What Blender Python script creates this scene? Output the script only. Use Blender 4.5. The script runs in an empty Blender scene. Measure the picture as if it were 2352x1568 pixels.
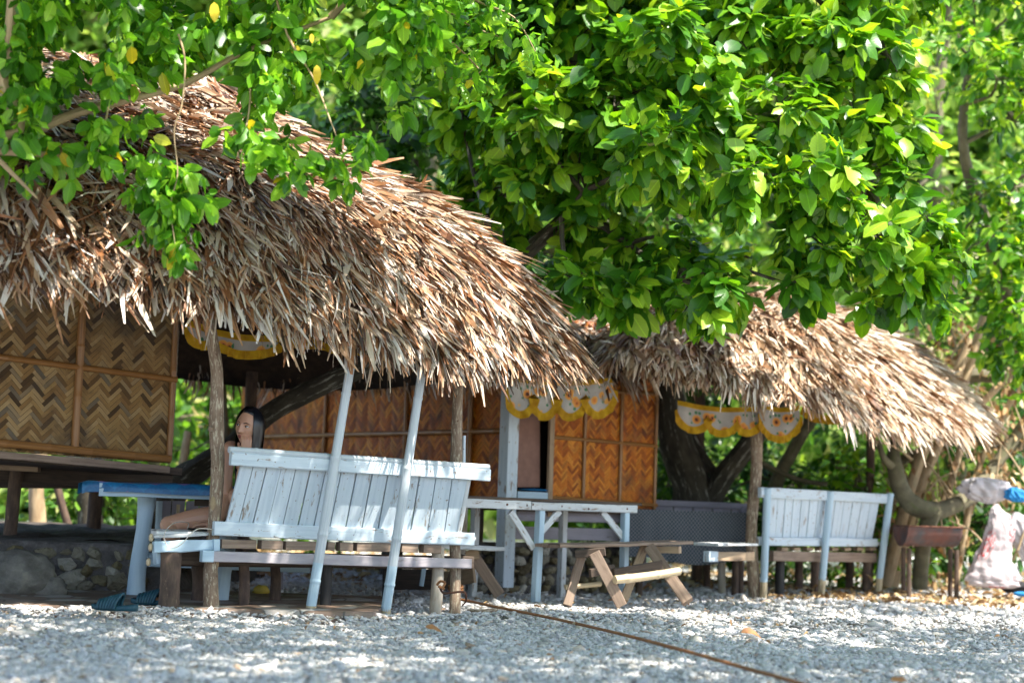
import bpy, math, random
import numpy as np
from mathutils import Vector, Matrix, noise as mnoise
rng = np.random.default_rng(7)
random.seed(7)
S = bpy.context.scene
COL = S.collection
V3 = Vector
# ------------------------------------------------------------------ camera
F, CX, CY, W = 3593.0, 1176.0, 784.0, 2352.0      # pinhole of the 55 mm lens on a 2352 px wide frame
CAMH, PITCH, ROLL = 0.70, math.radians(5.88), math.radians(2.0)
fwd = V3((0, math.cos(PITCH), math.sin(PITCH)))
r0 = V3((1, 0, 0)); u0 = V3((0, -math.sin(PITCH), math.cos(PITCH)))
cr, sr = math.cos(ROLL), math.sin(ROLL)
RIGHT = r0*cr + u0*sr; UP = -r0*sr + u0*cr
cam_d = bpy.data.cameras.new("camera"); cam = bpy.data.objects.new("camera", cam_d); COL.objects.link(cam)
cam.matrix_world = Matrix(((RIGHT.x, UP.x, -fwd.x, 0), (RIGHT.y, UP.y, -fwd.y, 0), (RIGHT.z, UP.z, -fwd.z, CAMH), (0, 0, 0, 1)))
cam_d.sensor_width = 36; cam_d.lens = F*36/W
cam_d.clip_start = 0.1; cam_d.clip_end = 400
cam_d.dof.use_dof = True; cam_d.dof.focus_distance = 9.5; cam_d.dof.aperture_fstop = 1.3
S.camera = cam
# ------------------------------------------------------------------ light
SUN = V3((0.52, -0.30, 0.92)).normalized()
wd = bpy.data.worlds.new("World"); S.world = wd; wd.use_nodes = True
nt = wd.node_tree; bg = nt.nodes["Background"]
sky = nt.nodes.new("ShaderNodeTexSky"); sky.sky_type = 'NISHITA'; sky.sun_disc = False
sky.sun_elevation = math.asin(SUN.z); sky.sun_rotation = math.atan2(SUN.x, SUN.y)
sky.air_density = 1.0; sky.dust_density = 1.5; sky.ozone_density = 1.0
nt.links.new(sky.outputs[0], bg.inputs[0]); bg.inputs[1].default_value = 0.12
sl = bpy.data.lights.new("sun", 'SUN'); so = bpy.data.objects.new("sun", sl); COL.objects.link(so)
sl.energy = 4.4; sl.angle = math.radians(0.55); sl.color = (1.0, 0.94, 0.84)
so.rotation_euler = SUN.to_track_quat('Z', 'Y').to_euler(); so.location = (4, -4, 12)
S.view_settings.view_transform = 'Standard'; S.view_settings.look = 'None'
S.view_settings.exposure = 1.72; S.view_settings.gamma = 1
S.cycles.max_bounces = 7; S.cycles.diffuse_bounces = 4; S.cycles.transmission_bounces = 4; S.cycles.glossy_bounces = 3
S.cycles.sample_clamp_indirect = 8
# ------------------------------------------------------------------ picking
def ray(px, py):
    return (fwd*F + RIGHT*(px-CX) - UP*(py-CY))
def at(px, py, D):
    d = ray(px, py); k = D/d.y
    return V3((d.x*k, D, CAMH + d.z*k))
def gnd(px, py, z=0.0):
    d = ray(px, py); k = (z-CAMH)/d.z
    return V3((d.x*k, d.y*k, z))
def hit(px, py, P0, u):
    n = V3((-u.y, u.x, 0)); d = ray(px, py); k = (P0.x*n.x + P0.y*n.y)/(d.x*n.x + d.y*n.y)
    return V3((d.x*k, d.y*k, CAMH + d.z*k))
Z = V3((0, 0, 1))
# ------------------------------------------------------------------ object bookkeeping
def tag(o, label=None, cat=None, group=None, kind=None):
    if label: o["label"] = label
    if cat: o["category"] = cat
    if group: o["group"] = group
    if kind: o["kind"] = kind
    return o
def root(o):
    while o.parent: o = o.parent
    return o
def empty(name, loc, label, cat, group=None):
    o = bpy.data.objects.new(name, None); COL.objects.link(o); o.location = loc; o.empty_display_size = .1
    return tag(o, label, cat, group)
def link(name, me, mat, parent=None):
    me.materials.append(mat)
    o = bpy.data.objects.new(name, me); COL.objects.link(o)
    if parent is not None: o.parent = parent
    return o
class MB:
    """collects shapes with uvs (metres along, metres across)"""
    def __init__(s): s.v = []; s.f = []; s.uv = []
    def add(s, vs, fs, uvs):
        b = len(s.v); s.v += [tuple(v) for v in vs]
        for f in fs: s.f.append([b+i for i in f])
        s.uv += [tuple(u) for u in uvs]
        return s
    def build(s, name, mat, parent=None, smooth=False, auto=None):
        o0 = root(parent).location if parent is not None else V3((0, 0, 0))
        me = bpy.data.meshes.new(name)
        me.from_pydata([(v[0]-o0.x, v[1]-o0.y, v[2]-o0.z) for v in s.v], [], s.f)
        uvl = me.uv_layers.new(name="UVMap")
        li = np.zeros(len(me.loops), dtype=np.int64); me.loops.foreach_get("vertex_index", li)
        uvl.data.foreach_set("uv", np.array(s.uv, dtype=np.float32)[li].ravel())
        if smooth: me.polygons.foreach_set("use_smooth", [True]*len(me.polygons))
        me.update()
        return link(name, me, mat, parent)
def frame(d, up=Z):
    d = d.normalized(); s = d.cross(up)
    if s.length < 1e-4: s = d.cross(V3((1, 0, 0)))
    s.normalize(); return d, s, s.cross(d)
def beam(mb, p, q, w, h, up=Z, ch=0.004, seg=3, rough=0.0015, off=None):
    """board from p to q, w along the side, h along up, chamfered edges"""
    d, s, u = frame(q-p, up); L = (q-p).length; r = random.random()*7
    sec = [(-w/2+ch, -h/2), (w/2-ch, -h/2), (w/2, -h/2+ch), (w/2, h/2-ch), (w/2-ch, h/2), (-w/2+ch, h/2), (-w/2, h/2-ch), (-w/2, -h/2+ch)]
    vs, uv, fs = [], [], []
    per = [0]
    for i in range(8):
        a, b = sec[i], sec[(i+1) % 8]; per.append(per[-1]+math.hypot(a[0]-b[0], a[1]-b[1]))
    for k in range(seg+1):
        c = p.lerp(q, k/seg)
        for i, (a, b) in enumerate(sec):
            j = rough*mnoise.noise((c + s*a*9 + u*b*9)*7)*2
            vs.append(c + s*(a+j) + u*(b+j)); uv.append((L*k/seg+r, per[i]+r))
    for k in range(seg):
        for i in range(8):
            a, b = k*8+i, k*8+(i+1) % 8; fs.append((a, b, b+8, a+8))
    # caps use their own ring so that they stay crisp
    n = len(vs)
    for k, c in ((0, p), (seg, q)):
        for (a, b) in sec: vs.append(c + s*a + u*b); uv.append((r+b, r+a))
    fs.append(tuple(n+7-i for i in range(8))); fs.append(tuple(n+8+i for i in range(8)))
    mb.add(vs, fs, uv); return mb
def board(mb, a, b, c, d, thick, nrm):
    """solid board whose face has corners a b c d, thickness along nrm (away)"""
    r = random.random()*7
    t = nrm*thick
    vs = [a, b, c, d, a+t, b+t, c+t, d+t]
    L = (b-a).length; H = (d-a).length
    long_ab = L > H
    base = [(0, 0), (L, 0), (L, H), (0, H)] if long_ab else [(0, 0), (0, L), (H, L), (H, 0)]
    uv = [(x+r, y+r) for x, y in base] + [(x+r+.02, y+r+.02) for x, y in base]
    fs = [(0, 1, 2, 3), (7, 6, 5, 4), (0, 4, 5, 1), (1, 5, 6, 2), (2, 6, 7, 3), (3, 7, 4, 0)]
    mb.add(vs, fs, uv); return mb
def tube(mb, pts, rad, n=12, sub=4, bump=0.0, bs=6.0, caps=True, nodes=None, flat=1.0, seed=0):
    """smooth tube through pts (catmull-rom), bump = organic noise, nodes = bamboo joint spacing"""
    P = [V3(p) for p in pts]; R = list(rad) if hasattr(rad, '__len__') else [rad]*len(P)
    Q, RR = [], []
    m = len(P)
    for i in range(m-1):
        a, b, c, d = P[max(i-1, 0)], P[i], P[i+1], P[min(i+2, m-1)]
        for k in range(sub):
            t = k/sub; t2, t3 = t*t, t*t*t
            Q.append(0.5*((2*b) + (c-a)*t + (2*a-5*b+4*c-d)*t2 + (3*b-a-3*c+d)*t3))
            RR.append(R[i]*(1-t)+R[i+1]*t)
    Q.append(P[-1]); RR.append(R[-1])
    if nodes:
        L = sum((Q[i+1]-Q[i]).length for i in range(len(Q)-1)); Q2, R2 = [], []
        ts = []; x = nodes*.4
        while x < L: ts += [x-.012, x-.005, x, x+.005, x+.012]; x += nodes*(.9+.2*random.random())
        ts = sorted([t for t in ts if 0 < t < L] + [L*i/(len(Q)-1) for i in range(len(Q))])
        cum = [0]
        for i in range(len(Q)-1): cum.append(cum[-1]+(Q[i+1]-Q[i]).length)
        centers = []; x = nodes*.4; random.seed(seed+3)
        for t in ts:
            j = max(i for i in range(len(cum)) if cum[i] <= t+1e-9); j = min(j, len(Q)-2)
            f = (t-cum[j])/max(cum[j+1]-cum[j], 1e-9); Q2.append(Q[j].lerp(Q[j+1], f)); R2.append(RR[j]*(1-f)+RR[j+1]*f)
        gaps = [ts[min(i+1, len(ts)-1)]-ts[i-1] if i else 1 for i in range(len(ts))]
        R2 = [r*(1.10 if g < .0125 else (1.0 if g > .018 else .97)) for r, g in zip(R2, gaps)]
        Q, RR = Q2, R2
    vs, uv, fs = [], [], []
    d = (Q[1]-Q[0]).normalized(); s = d.cross(Z)
    if s.length < .05: s = d.cross(V3((0, 1, 0)))
    s.normalize(); L = 0; off = random.random()*9
    for i, c in enumerate(Q):
        if i < len(Q)-1: nd = (Q[i+1]-c)
        if nd.length > 1e-7: d = nd.normalized()
        s = (s - d*s.dot(d)).normalized(); u = d.cross(s)
        if i: L += (c-Q[i-1]).length
        for k in range(n+1):
            a = 2*math.pi*(k % n)/n; o = s*math.cos(a)*flat + u*math.sin(a)
            r = RR[i]
            if bump: r *= 1 + bump*mnoise.noise((c+o*r*1.5)*bs + V3((off, 0, 0))) + bump*.5*mnoise.noise((c+o*r)*bs*4)
            vs.append(c+o*r); uv.append((L+off, k/n*2*math.pi*max(RR)+off))
    m = n+1
    for i in range(len(Q)-1):
        for k in range(n): fs.append((i*m+k, i*m+k+1, (i+1)*m+k+1, (i+1)*m+k))
    if caps:
        for i, rev in ((0, True), (len(Q)-1, False)):
            b = len(vs); c = Q[i]; vs.append(c); uv.append((off, off))
            for k in range(n): vs.append(vs[i*m+k]); uv.append((off+.01*math.cos(k), off+.01*math.sin(k)))
            for k in range(n):
                a_, b_ = b+1+k, b+1+(k+1) % n
                fs.append((b, b_, a_) if rev else (b, a_, b_))
    mb.add(vs, fs, uv); return mb
def blob(mb, c, r, rx=1, ry=1, rz=1, n=14, m=10, bump=0.0, bs=4, seed=0, rot=None):
    vs, uv, fs = [], [], []
    for i in range(m+1):
        th = math.pi*i/m
        for k in range(n+1):
            ph = 2*math.pi*(k % n)/n
            o = V3((math.sin(th)*math.cos(ph), math.sin(th)*math.sin(ph), math.cos(th)))
            f = 1 + bump*mnoise.noise(o*bs+V3((seed, seed*1.3, 0)))+bump*.5*mnoise.noise(o*bs*2.7+V3((seed, 0, 0)))
            p = V3((o.x*rx, o.y*ry, o.z*rz))*r*f
            if rot: p = rot @ p
            vs.append(c+p); uv.append((k/n*r*6, i/m*r*3))
    for i in range(m):
        for k in range(n): fs.append((i*(n+1)+k, (i+1)*(n+1)+k, (i+1)*(n+1)+k+1, i*(n+1)+k+1))
    mb.add(vs, fs, uv); return mb
def bigmesh(name, V, faces, mat, parent=None, uv=None, smooth=False):
    """V (n,3) array, faces (m,k) array"""
    o0 = root(parent).location if parent is not None else V3((0, 0, 0))
    me = bpy.data.meshes.new(name); n, (m, k) = len(V), faces.shape
    me.vertices.add(n); me.vertices.foreach_set("co", (V-np.array(o0)[None, :]).astype(np.float32).ravel())
    me.loops.add(m*k); me.loops.foreach_set("vertex_index", faces.astype(np.int32).ravel())
    me.polygons.add(m); me.polygons.foreach_set("loop_start", np.arange(0, m*k, k, dtype=np.int32))
    me.polygons.foreach_set("loop_total", np.full(m, k, dtype=np.int32))
    if uv is not None:
        l = me.uv_layers.new(name="UVMap"); l.data.foreach_set("uv", uv[faces.ravel()].astype(np.float32).ravel())
    me.polygons.foreach_set("use_smooth", np.full(m, smooth, dtype=bool))
    me.update(calc_edges=True)
    return link(name, me, mat, parent)
# ------------------------------------------------------------------ materials
def new_mat(name):
    m = bpy.data.materials.new(name); m.use_nodes = True
    return m, m.node_tree, m.node_tree.nodes["Principled BSDF"]
def N(t, typ, **kw):
    n = t.nodes.new(typ)
    for k, v in kw.items(): setattr(n, k, v)
    return n
def ramp(t, src, stops, interp='LINEAR'):
    r = N(t, "ShaderNodeValToRGB"); r.color_ramp.interpolation = interp
    e = r.color_ramp.elements
    while len(e) < len(stops): e.new(.5)
    for i, (p, c) in enumerate(stops): e[i].position = p; e[i].color = (*c, 1) if len(c) == 3 else c
    t.links.new(src, r.inputs[0]); return r.outputs[0]
def coords(t, kind="UV", scale=(1, 1, 1), rot=(0, 0, 0)):
    tc = N(t, "ShaderNodeTexCoord"); mp = N(t, "ShaderNodeMapping"); mp.inputs["Scale"].default_value = scale; mp.inputs["Rotation"].default_value = rot
    t.links.new(tc.outputs[kind], mp.inputs[0]); return mp.outputs[0]
def nz(t, vec, scale, detail=4, rough=.6, dist=0):
    n = N(t, "ShaderNodeTexNoise"); n.inputs["Scale"].default_value = scale; n.inputs["Detail"].default_value = detail
    n.inputs["Roughness"].default_value = rough; n.inputs["Distortion"].default_value = dist
    t.links.new(vec, n.inputs["Vector"]); return n.outputs[0]
def mixc(t, fac, a, b, typ='MIX'):
    m = N(t, "ShaderNodeMix", data_type='RGBA', blend_type=typ)
    for s, v in ((0, fac), (6, a), (7, b)):
        if hasattr(v, 'links'): t.links.new(v, m.inputs[s])
        else: m.inputs[s].default_value = v if s == 0 else (*v, 1)
    return m.outputs[2]
def mth(t, op, a, b=0.0):
    m = N(t, "ShaderNodeMath", operation=op)
    for i, v in enumerate((a, b)):
        if hasattr(v, 'links'): t.links.new(v, m.inputs[i])
        else: m.inputs[i].default_value = v
    return m.outputs[0]
def bumpn(t, b, h, strength, dist=0.01):
    n = N(t, "ShaderNodeBump"); n.inputs["Strength"].default_value = strength; n.inputs["Distance"].default_value = dist
    t.links.new(h, n.inputs["Height"]); t.links.new(n.outputs[0], b.inputs["Normal"])
def isl(t): return N(t, "ShaderNodeNewGeometry").outputs["Random Per Island"]
def wood(name, stops, sx=3, sy=60, rough=.8, bstr=.5, patch=None, patch_scale=5, pthr=(.55, .66), island=.0, spots=None):
    """grain along the uv length; patch = colour of worn or stained patches"""
    m, t, b = new_mat(name)
    g = nz(t, coords(t, "UV", (sx, sy, 1)), 1.0, 6, .65)
    c = ramp(t, g, stops)
    if patch:
        q = nz(t, coords(t, "UV", (1, 4, 1)), patch_scale, 6, .7)
        f = ramp(t, q, [(pthr[0], (0, 0, 0)), (pthr[1], (1, 1, 1))]); c = mixc(t, f, c, patch)
    if spots:
        q = nz(t, coords(t, "UV", (1, 1, 1)), 38, 2, .5)
        f = ramp(t, q, [(.675, (0, 0, 0)), (.72, (1, 1, 1))]); c = mixc(t, f, c, spots)
    if island:
        hs = N(t, "ShaderNodeHueSaturation"); t.links.new(c, hs.inputs["Color"])
        v = mth(t, 'ADD', mth(t, 'MULTIPLY', isl(t), 2*island), 1-island); t.links.new(v, hs.inputs["Value"]); c = hs.outputs[0]
    t.links.new(c, b.inputs["Base Color"]); b.inputs["Roughness"].default_value = rough
    bumpn(t, b, g, bstr, .004)
    return m
M = {}
M['paint'] = wood('white_paint', [(.25, (.38, .46, .53)), (.5, (.52, .60, .66)), (.8, (.60, .66, .70))], 2, 34, .55, .35, patch=(.27, .22, .18), patch_scale=6, pthr=(.585, .64), island=.05, spots=(.20, .15, .12))
M['paint_worn'] = wood('worn_white_paint', [(.25, (.34, .36, .37)), (.5, (.52, .54, .55)), (.8, (.60, .61, .61))], 2, 30, .65, .6, patch=(.20, .12, .07), patch_scale=9, pthr=(.56, .64), island=.05)
M['paint_blue'] = wood('pale_blue_paint', [(.25, (.32, .45, .56)), (.6, (.44, .57, .66)), (.8, (.52, .63, .70))], 2, 18, .55, .35, patch=(.35, .30, .25), patch_scale=5, pthr=(.68, .72), island=.04)
M['lavender'] = wood('lavender_wash', [(.25, (.30, .27, .30)), (.6, (.42, .38, .40)), (.8, (.50, .46, .47))], 3, 24, .8, .5, patch=(.24, .20, .18), patch_scale=6, pthr=(.6, .68), island=.06)
M['slate_paint'] = wood('grey_violet_paint', [(.25, (.20, .19, .22)), (.6, (.29, .27, .31)), (.8, (.34, .32, .36))], 3, 14, .8, .4, patch=(.12, .10, .10), patch_scale=5, pthr=(.62, .7), island=.08)
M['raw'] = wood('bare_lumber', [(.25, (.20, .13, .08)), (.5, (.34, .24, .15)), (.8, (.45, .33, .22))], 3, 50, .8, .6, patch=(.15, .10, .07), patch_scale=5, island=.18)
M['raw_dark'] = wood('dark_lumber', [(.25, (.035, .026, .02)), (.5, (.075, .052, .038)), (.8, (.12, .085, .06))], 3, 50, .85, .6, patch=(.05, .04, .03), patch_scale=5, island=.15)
M['weathered'] = wood('weathered_grey_wood', [(.25, (.13, .085, .06)), (.5, (.24, .17, .125)), (.8, (.35, .265, .20))], 3, 45, .85, .7, patch=(.16, .11, .08), patch_scale=4, island=.12)
M['log'] = wood('peeled_log', [(.25, (.10, .065, .04)), (.5, (.22, .15, .10)), (.8, (.34, .26, .18))], 7, 22, .8, 1.0, patch=(.46, .40, .29), patch_scale=16, pthr=(.52, .60), spots=(.13, .06, .035))
M['log_dark'] = wood('dark_bark_log', [(.25, (.035, .022, .018)), (.5, (.09, .058, .042)), (.8, (.20, .13, .08))], 7, 22, .85, 1.0, patch=(.26, .18, .11), patch_scale=8, pthr=(.62, .68))
M['log_black'] = wood('near_black_log', [(.3, (.012, .011, .011)), (.6, (.03, .026, .024)), (.85, (.07, .06, .05))], 9, 40, .7, 1.0)  # near-black tones along the grain
M['log_pale'] = wood('pale_grey_log', [(.25, (.28, .22, .17)), (.5, (.42, .36, .29)), (.8, (.55, .50, .42))], 4, 16, .8, .6, patch=(.30, .22, .16), patch_scale=6)
M['bark_moss'] = wood('mossy_bark', [(.25, (.018, .016, .012)), (.5, (.05, .042, .028)), (.8, (.10, .09, .06))], 6, 9, .9, 1.0, patch=(.34, .33, .27), patch_scale=5, pthr=(.56, .66))
M['bark_tan'] = wood('tan_bark', [(.25, (.20, .13, .07)), (.5, (.36, .26, .15)), (.8, (.50, .38, .24))], 5, 9, .85, .8, patch=(.20, .18, .10), patch_scale=5)
M['bark_olive'] = wood('olive_bark', [(.25, (.05, .045, .025)), (.5, (.12, .105, .06)), (.8, (.22, .20, .12))], 8, 4, .85, .9, patch=(.10, .11, .04), patch_scale=4)
M['bamboo'] = wood('varnished_bamboo', [(.25, (.16, .065, .018)), (.5, (.28, .13, .04)), (.8, (.38, .20, .07))], 2, 70, .38, .3, patch=(.10, .05, .02), patch_scale=4, pthr=(.6, .72))
M['bamboo_old'] = wood('aged_bamboo', [(.25, (.36, .27, .15)), (.5, (.50, .40, .25)), (.8, (.60, .50, .34))], 2, 60, .5, .4, patch=(.25, .18, .10), patch_scale=4)
M['bamboo_white'] = wood('painted_bamboo', [(.25, (.38, .43, .47)), (.5, (.50, .55, .58)), (.8, (.58, .61, .63))], 1.5, 90, .5, .5, patch=(.45, .41, .37), patch_scale=5, pthr=(.62, .7))
M['bamboo_blue'] = wood('blue_white_bamboo', [(.25, (.32, .45, .54)), (.5, (.43, .56, .64)), (.8, (.52, .62, .68))], 1.5, 90, .5, .5, patch=(.45, .42, .38), patch_scale=4, pthr=(.66, .7))
def simple(name, c, rough=.7, metal=0, c2=None, sc=20, bstr=.0, kind="Object"):
    m, t, b = new_mat(name); b.inputs["Roughness"].default_value = rough; b.inputs["Metallic"].default_value = metal
    g = nz(t, coords(t, kind), sc, 5, .6); c2 = c2 or tuple(x*.75 for x in c)
    t.links.new(ramp(t, g, [(.3, c2), (.7, c)]), b.inputs["Base Color"])
    if bstr: bumpn(t, b, g, bstr, .01)
    return m
# thatch
def thatch_mat(name, stops, gloss=.5):
    m, t, b = new_mat(name)
    lo = nz(t, coords(t, 'Object'), 3.1, 6, .75)
    c = ramp(t, mth(t, 'ADD', isl(t), mth(t, 'MULTIPLY', mth(t, 'SUBTRACT', lo, .5), .9)), stops)
    c = mixc(t, ramp(t, nz(t, coords(t, 'Object'), 3.4, 3, .6), [(.5, (0, 0, 0)), (.66, (.55, .55, .55))]), c, (.95, .66, .46), 'MULTIPLY')
    g = nz(t, coords(t, "UV", (260, 6, 1)), 1, 3, .6)
    c = mixc(t, .55, c, ramp(t, g, [(.3, (.45, .40, .36)), (.7, (1.15, 1.1, 1.08))]), 'MULTIPLY')
    t.links.new(c, b.inputs["Base Color"]); b.inputs["Roughness"].default_value = gloss
    bumpn(t, b, g, .4, .002)
    tr = N(t, "ShaderNodeBsdfTranslucent"); t.links.new(c, tr.inputs[0])
    mx = N(t, "ShaderNodeMixShader"); mx.inputs[0].default_value = .10
    t.links.new(b.outputs[0], mx.inputs[1]); t.links.new(tr.outputs[0], mx.inputs[2])
    t.links.new(mx.outputs[0], t.nodes["Material Output"].inputs[0])
    return m
M['thatch'] = thatch_mat('dry_palm_thatch', [(0, (.03, .015, .008)), (.13, (.13, .052, .020)), (.29, (.34, .155, .062)), (.43, (.43, .25, .135)), (.6, (.50, .38, .265)), (.80, (.60, .52, .43)), (1, (.74, .70, .66))])
M['thatch_gold_sunlit'] = thatch_mat('golden_sunlit_tint_thatch', [(0, (.07, .03, .012)), (.15, (.24, .12, .055)), (.34, (.44, .29, .17)), (.6, (.62, .50, .36)), (1, (.78, .71, .60))])  # golden ramp, lightened further to look sunlit
M['thatch_core'] = simple('thatch_underside', (.07, .04, .022), .9, c2=(.025, .015, .01), sc=14, bstr=.6)
# woven split bamboo
def weave_mat(name, stops, gloss):
    m, t, b = new_mat(name)
    c = ramp(t, isl(t), stops)
    uv = coords(t, "UV")
    wv = N(t, "ShaderNodeTexWave", bands_direction='Y'); wv.inputs["Scale"].default_value = 50; wv.inputs["Distortion"].default_value = .6; wv.inputs["Detail"].default_value = 1
    t.links.new(uv, wv.inputs[0])
    c = mixc(t, .6, c, ramp(t, wv.outputs[1], [(.05, (.28, .22, .18)), (.35, (1, 1, 1)), (1, (1.1, 1.08, 1.0))]), 'MULTIPLY')
    q = nz(t, coords(t, "Object", (1, 1, 1)), 3.2, 5, .65)
    c = mixc(t, ramp(t, q, [(.50, (0, 0, 0)), (.70, (.75, .75, .75))]), c, (.07, .05, .035))
    q2 = nz(t, coords(t, "UV", (3, 40, 1)), 1, 3)
    c = mixc(t, .35, c, ramp(t, q2, [(.3, (.6, .55, .5)), (.7, (1.2, 1.15, 1.1))]), 'MULTIPLY')
    t.links.new(c, b.inputs["Base Color"]); b.inputs["Roughness"].default_value = gloss
    bumpn(t, b, wv.outputs[1], .6, .003)
    return m
M['weave'] = weave_mat('woven_bamboo', [(0, (.06, .032, .012)), (.25, (.28, .155, .05)), (.6, (.39, .245, .09)), (.85, (.48, .335, .16)), (1, (.15, .125, .095))], .42)
M['weave_red'] = weave_mat('varnished_woven_bamboo', [(0, (.28, .06, .005)), (.3, (.52, .13, .008)), (.6, (.70, .22, .014)), (.85, (.78, .31, .035)), (1, (.40, .12, .014))], .42)
# leaves
def leaf_mat(name, stops, trans, tmix=.38, rough=.35, vein=True):
    m, t, b = new_mat(name)
    c = ramp(t, isl(t), stops)
    if vein:
        uv = coords(t, "UV"); sp = N(t, "ShaderNodeSeparateXYZ"); t.links.new(uv, sp.inputs[0])
        ax = mth(t, 'ABSOLUTE', sp.outputs[0])
        mid = ramp(t, ax, [(0.0, (1.5, 1.45, 1.3)), (.09, (1, 1, 1))])
        st = mth(t, 'SINE', mth(t, 'MULTIPLY', mth(t, 'SUBTRACT', sp.outputs[1], mth(t, 'MULTIPLY', ax, .22)), 52.0))
        c = mixc(t, 1.0, c, mid, 'MULTIPLY')
        c = mixc(t, .30, c, ramp(t, st, [(.55, (1, 1, 1)), (1, (1.25, 1.25, 1.1))]), 'MULTIPLY')
        bumpn(t, b, st, .10, .001)
    t.links.new(c, b.inputs["Base Color"]); b.inputs["Roughness"].default_value = rough
    tr = N(t, "ShaderNodeBsdfTranslucent")
    t.links.new(mixc(t, 1.0, c, trans, 'MULTIPLY'), tr.inputs[0])
    mx = N(t, "ShaderNodeMixShader"); mx.inputs[0].default_value = tmix
    t.links.new(b.outputs[0], mx.inputs[1]); t.links.new(tr.outputs[0], mx.inputs[2])
    t.links.new(mx.outputs[0], t.nodes["Material Output"].inputs[0])
    return m
YEL = (.55, .42, .02)
M['leaf_near'] = leaf_mat('oval_leaf', [(0, (.03, .11, .010)), (.3, (.07, .22, .014)), (.6, (.15, .36, .02)), (.9, (.25, .46, .03)), (.985, (.26, .44, .04)), (.992, YEL)], (1.9, 1.8, 1.0), .42, .36)
M['leaf_mid'] = leaf_mat('broad_glossy_leaf', [(0, (.020, .085, .007)), (.33, (.052, .18, .011)), (.68, (.13, .31, .014)), (1, (.32, .50, .04))], (2.2, 1.85, .55), .38, .34)
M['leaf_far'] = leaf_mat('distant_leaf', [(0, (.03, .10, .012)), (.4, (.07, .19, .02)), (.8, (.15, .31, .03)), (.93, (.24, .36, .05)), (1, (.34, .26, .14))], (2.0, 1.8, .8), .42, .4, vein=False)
M['leaf_pale'] = leaf_mat('sun_tinted_leaf', [(0, (.10, .22, .03)), (.5, (.22, .38, .07)), (.9, (.36, .46, .14)), (1, (.45, .38, .24))], (1.8, 1.7, .9), .45, .45, vein=False)  # paler greens carry the look of full sun in the colour
M['leaf_dark'] = leaf_mat('shade_tinted_leaf', [(0, (.012, .05, .008)), (.5, (.03, .10, .012)), (1, (.07, .19, .02))], (2.0, 1.8, .8), .36, .35, vein=False)  # darker greens carry the look of shaded foliage in the colour
M['leaf_dry'] = leaf_mat('dry_fallen_leaf', [(0, (.16, .08, .03)), (.4, (.34, .20, .08)), (.8, (.50, .36, .18)), (1, (.60, .52, .34))], (1, .9, .7), .2, .7, vein=False)
M['leaf_brown'] = simple('brown_leaf', (.42, .20, .07), .6, c2=(.25, .10, .03), sc=14)
# stone, gravel, soil
def rock_mat(name, stops, sc, bstr=.8, rough=.9, island=False):
    m, t, b = new_mat(name)
    co = coords(t, "Object")
    g = nz(t, co, sc, 8, .7); v = N(t, "ShaderNodeTexVoronoi"); v.inputs["Scale"].default_value = sc*2.2; t.links.new(co, v.inputs["Vector"])
    src = isl(t) if island else g
    c = ramp(t, src, stops)
    c = mixc(t, .5, c, ramp(t, g, [(.3, (.62, .62, .62)), (.65, (1.12, 1.12, 1.12))]), 'MULTIPLY')
    t.links.new(c, b.inputs["Base Color"]); b.inputs["Roughness"].default_value = rough
    h = mth(t, 'ADD', g, mth(t, 'MULTIPLY', v.outputs[0], .6)); bumpn(t, b, h, bstr, .02)
    return m
M['coral'] = rock_mat('coral_rubble', [(0, (.32, .30, .27)), (.08, (.50, .48, .45)), (.4, (.60, .60, .60)), (.78, (.67, .66, .65)), (.93, (.66, .59, .50)), (1, (.32, .21, .13))], 60, .6, island=True)
M['beach'] = rock_mat('gravel_bed', [(.3, (.46, .45, .43)), (.55, (.55, .55, .54)), (.75, (.62, .62, .61))], 26, 1.0)
M['soil'] = rock_mat('dark_soil', [(.3, (.03, .025, .02)), (.55, (.07, .058, .048)), (.8, (.14, .12, .10))], 9, 1.0)
M['mortar'] = rock_mat('rough_mortar', [(.3, (.05, .045, .04)), (.55, (.11, .10, .095)), (.8, (.20, .19, .17))], 11, 1.0)
M['wallstone'] = rock_mat('coral_stone', [(0, (.09, .07, .035)), (.3, (.17, .14, .07)), (.6, (.22, .20, .15)), (1, (.42, .40, .34))], 18, 1.0, island=True)
M['boulder'] = rock_mat('boulder_rock', [(.3, (.08, .075, .06)), (.55, (.16, .15, .13)), (.8, (.28, .26, .20))], 7, 1.0)
m, t, b = new_mat('crazy_paving'); co = coords(t, "Object", (1, 1, 1))
v = N(t, "ShaderNodeTexVoronoi", feature='DISTANCE_TO_EDGE'); v.inputs["Scale"].default_value = 5.5; t.links.new(co, v.inputs["Vector"])
v2 = N(t, "ShaderNodeTexVoronoi"); v2.inputs["Scale"].default_value = 5.5; t.links.new(co, v2.inputs["Vector"])
sp = N(t, "ShaderNodeSeparateXYZ"); t.links.new(v2.outputs[1], sp.inputs[0])
c = ramp(t, sp.outputs[0], [(0, (.13, .08, .055)), (.5, (.22, .15, .11)), (.85, (.30, .25, .21)), (1, (.45, .43, .40))])
c = mixc(t, ramp(t, v.outputs[0], [(.02, (1, 1, 1)), (.05, (0, 0, 0))]), c, (.10, .085, .07))
t.links.new(c, b.inputs[0]); b.inputs["Roughness"].default_value = .55; bumpn(t, b, nz(t, co, 12), .3); M['paving'] = m
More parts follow.
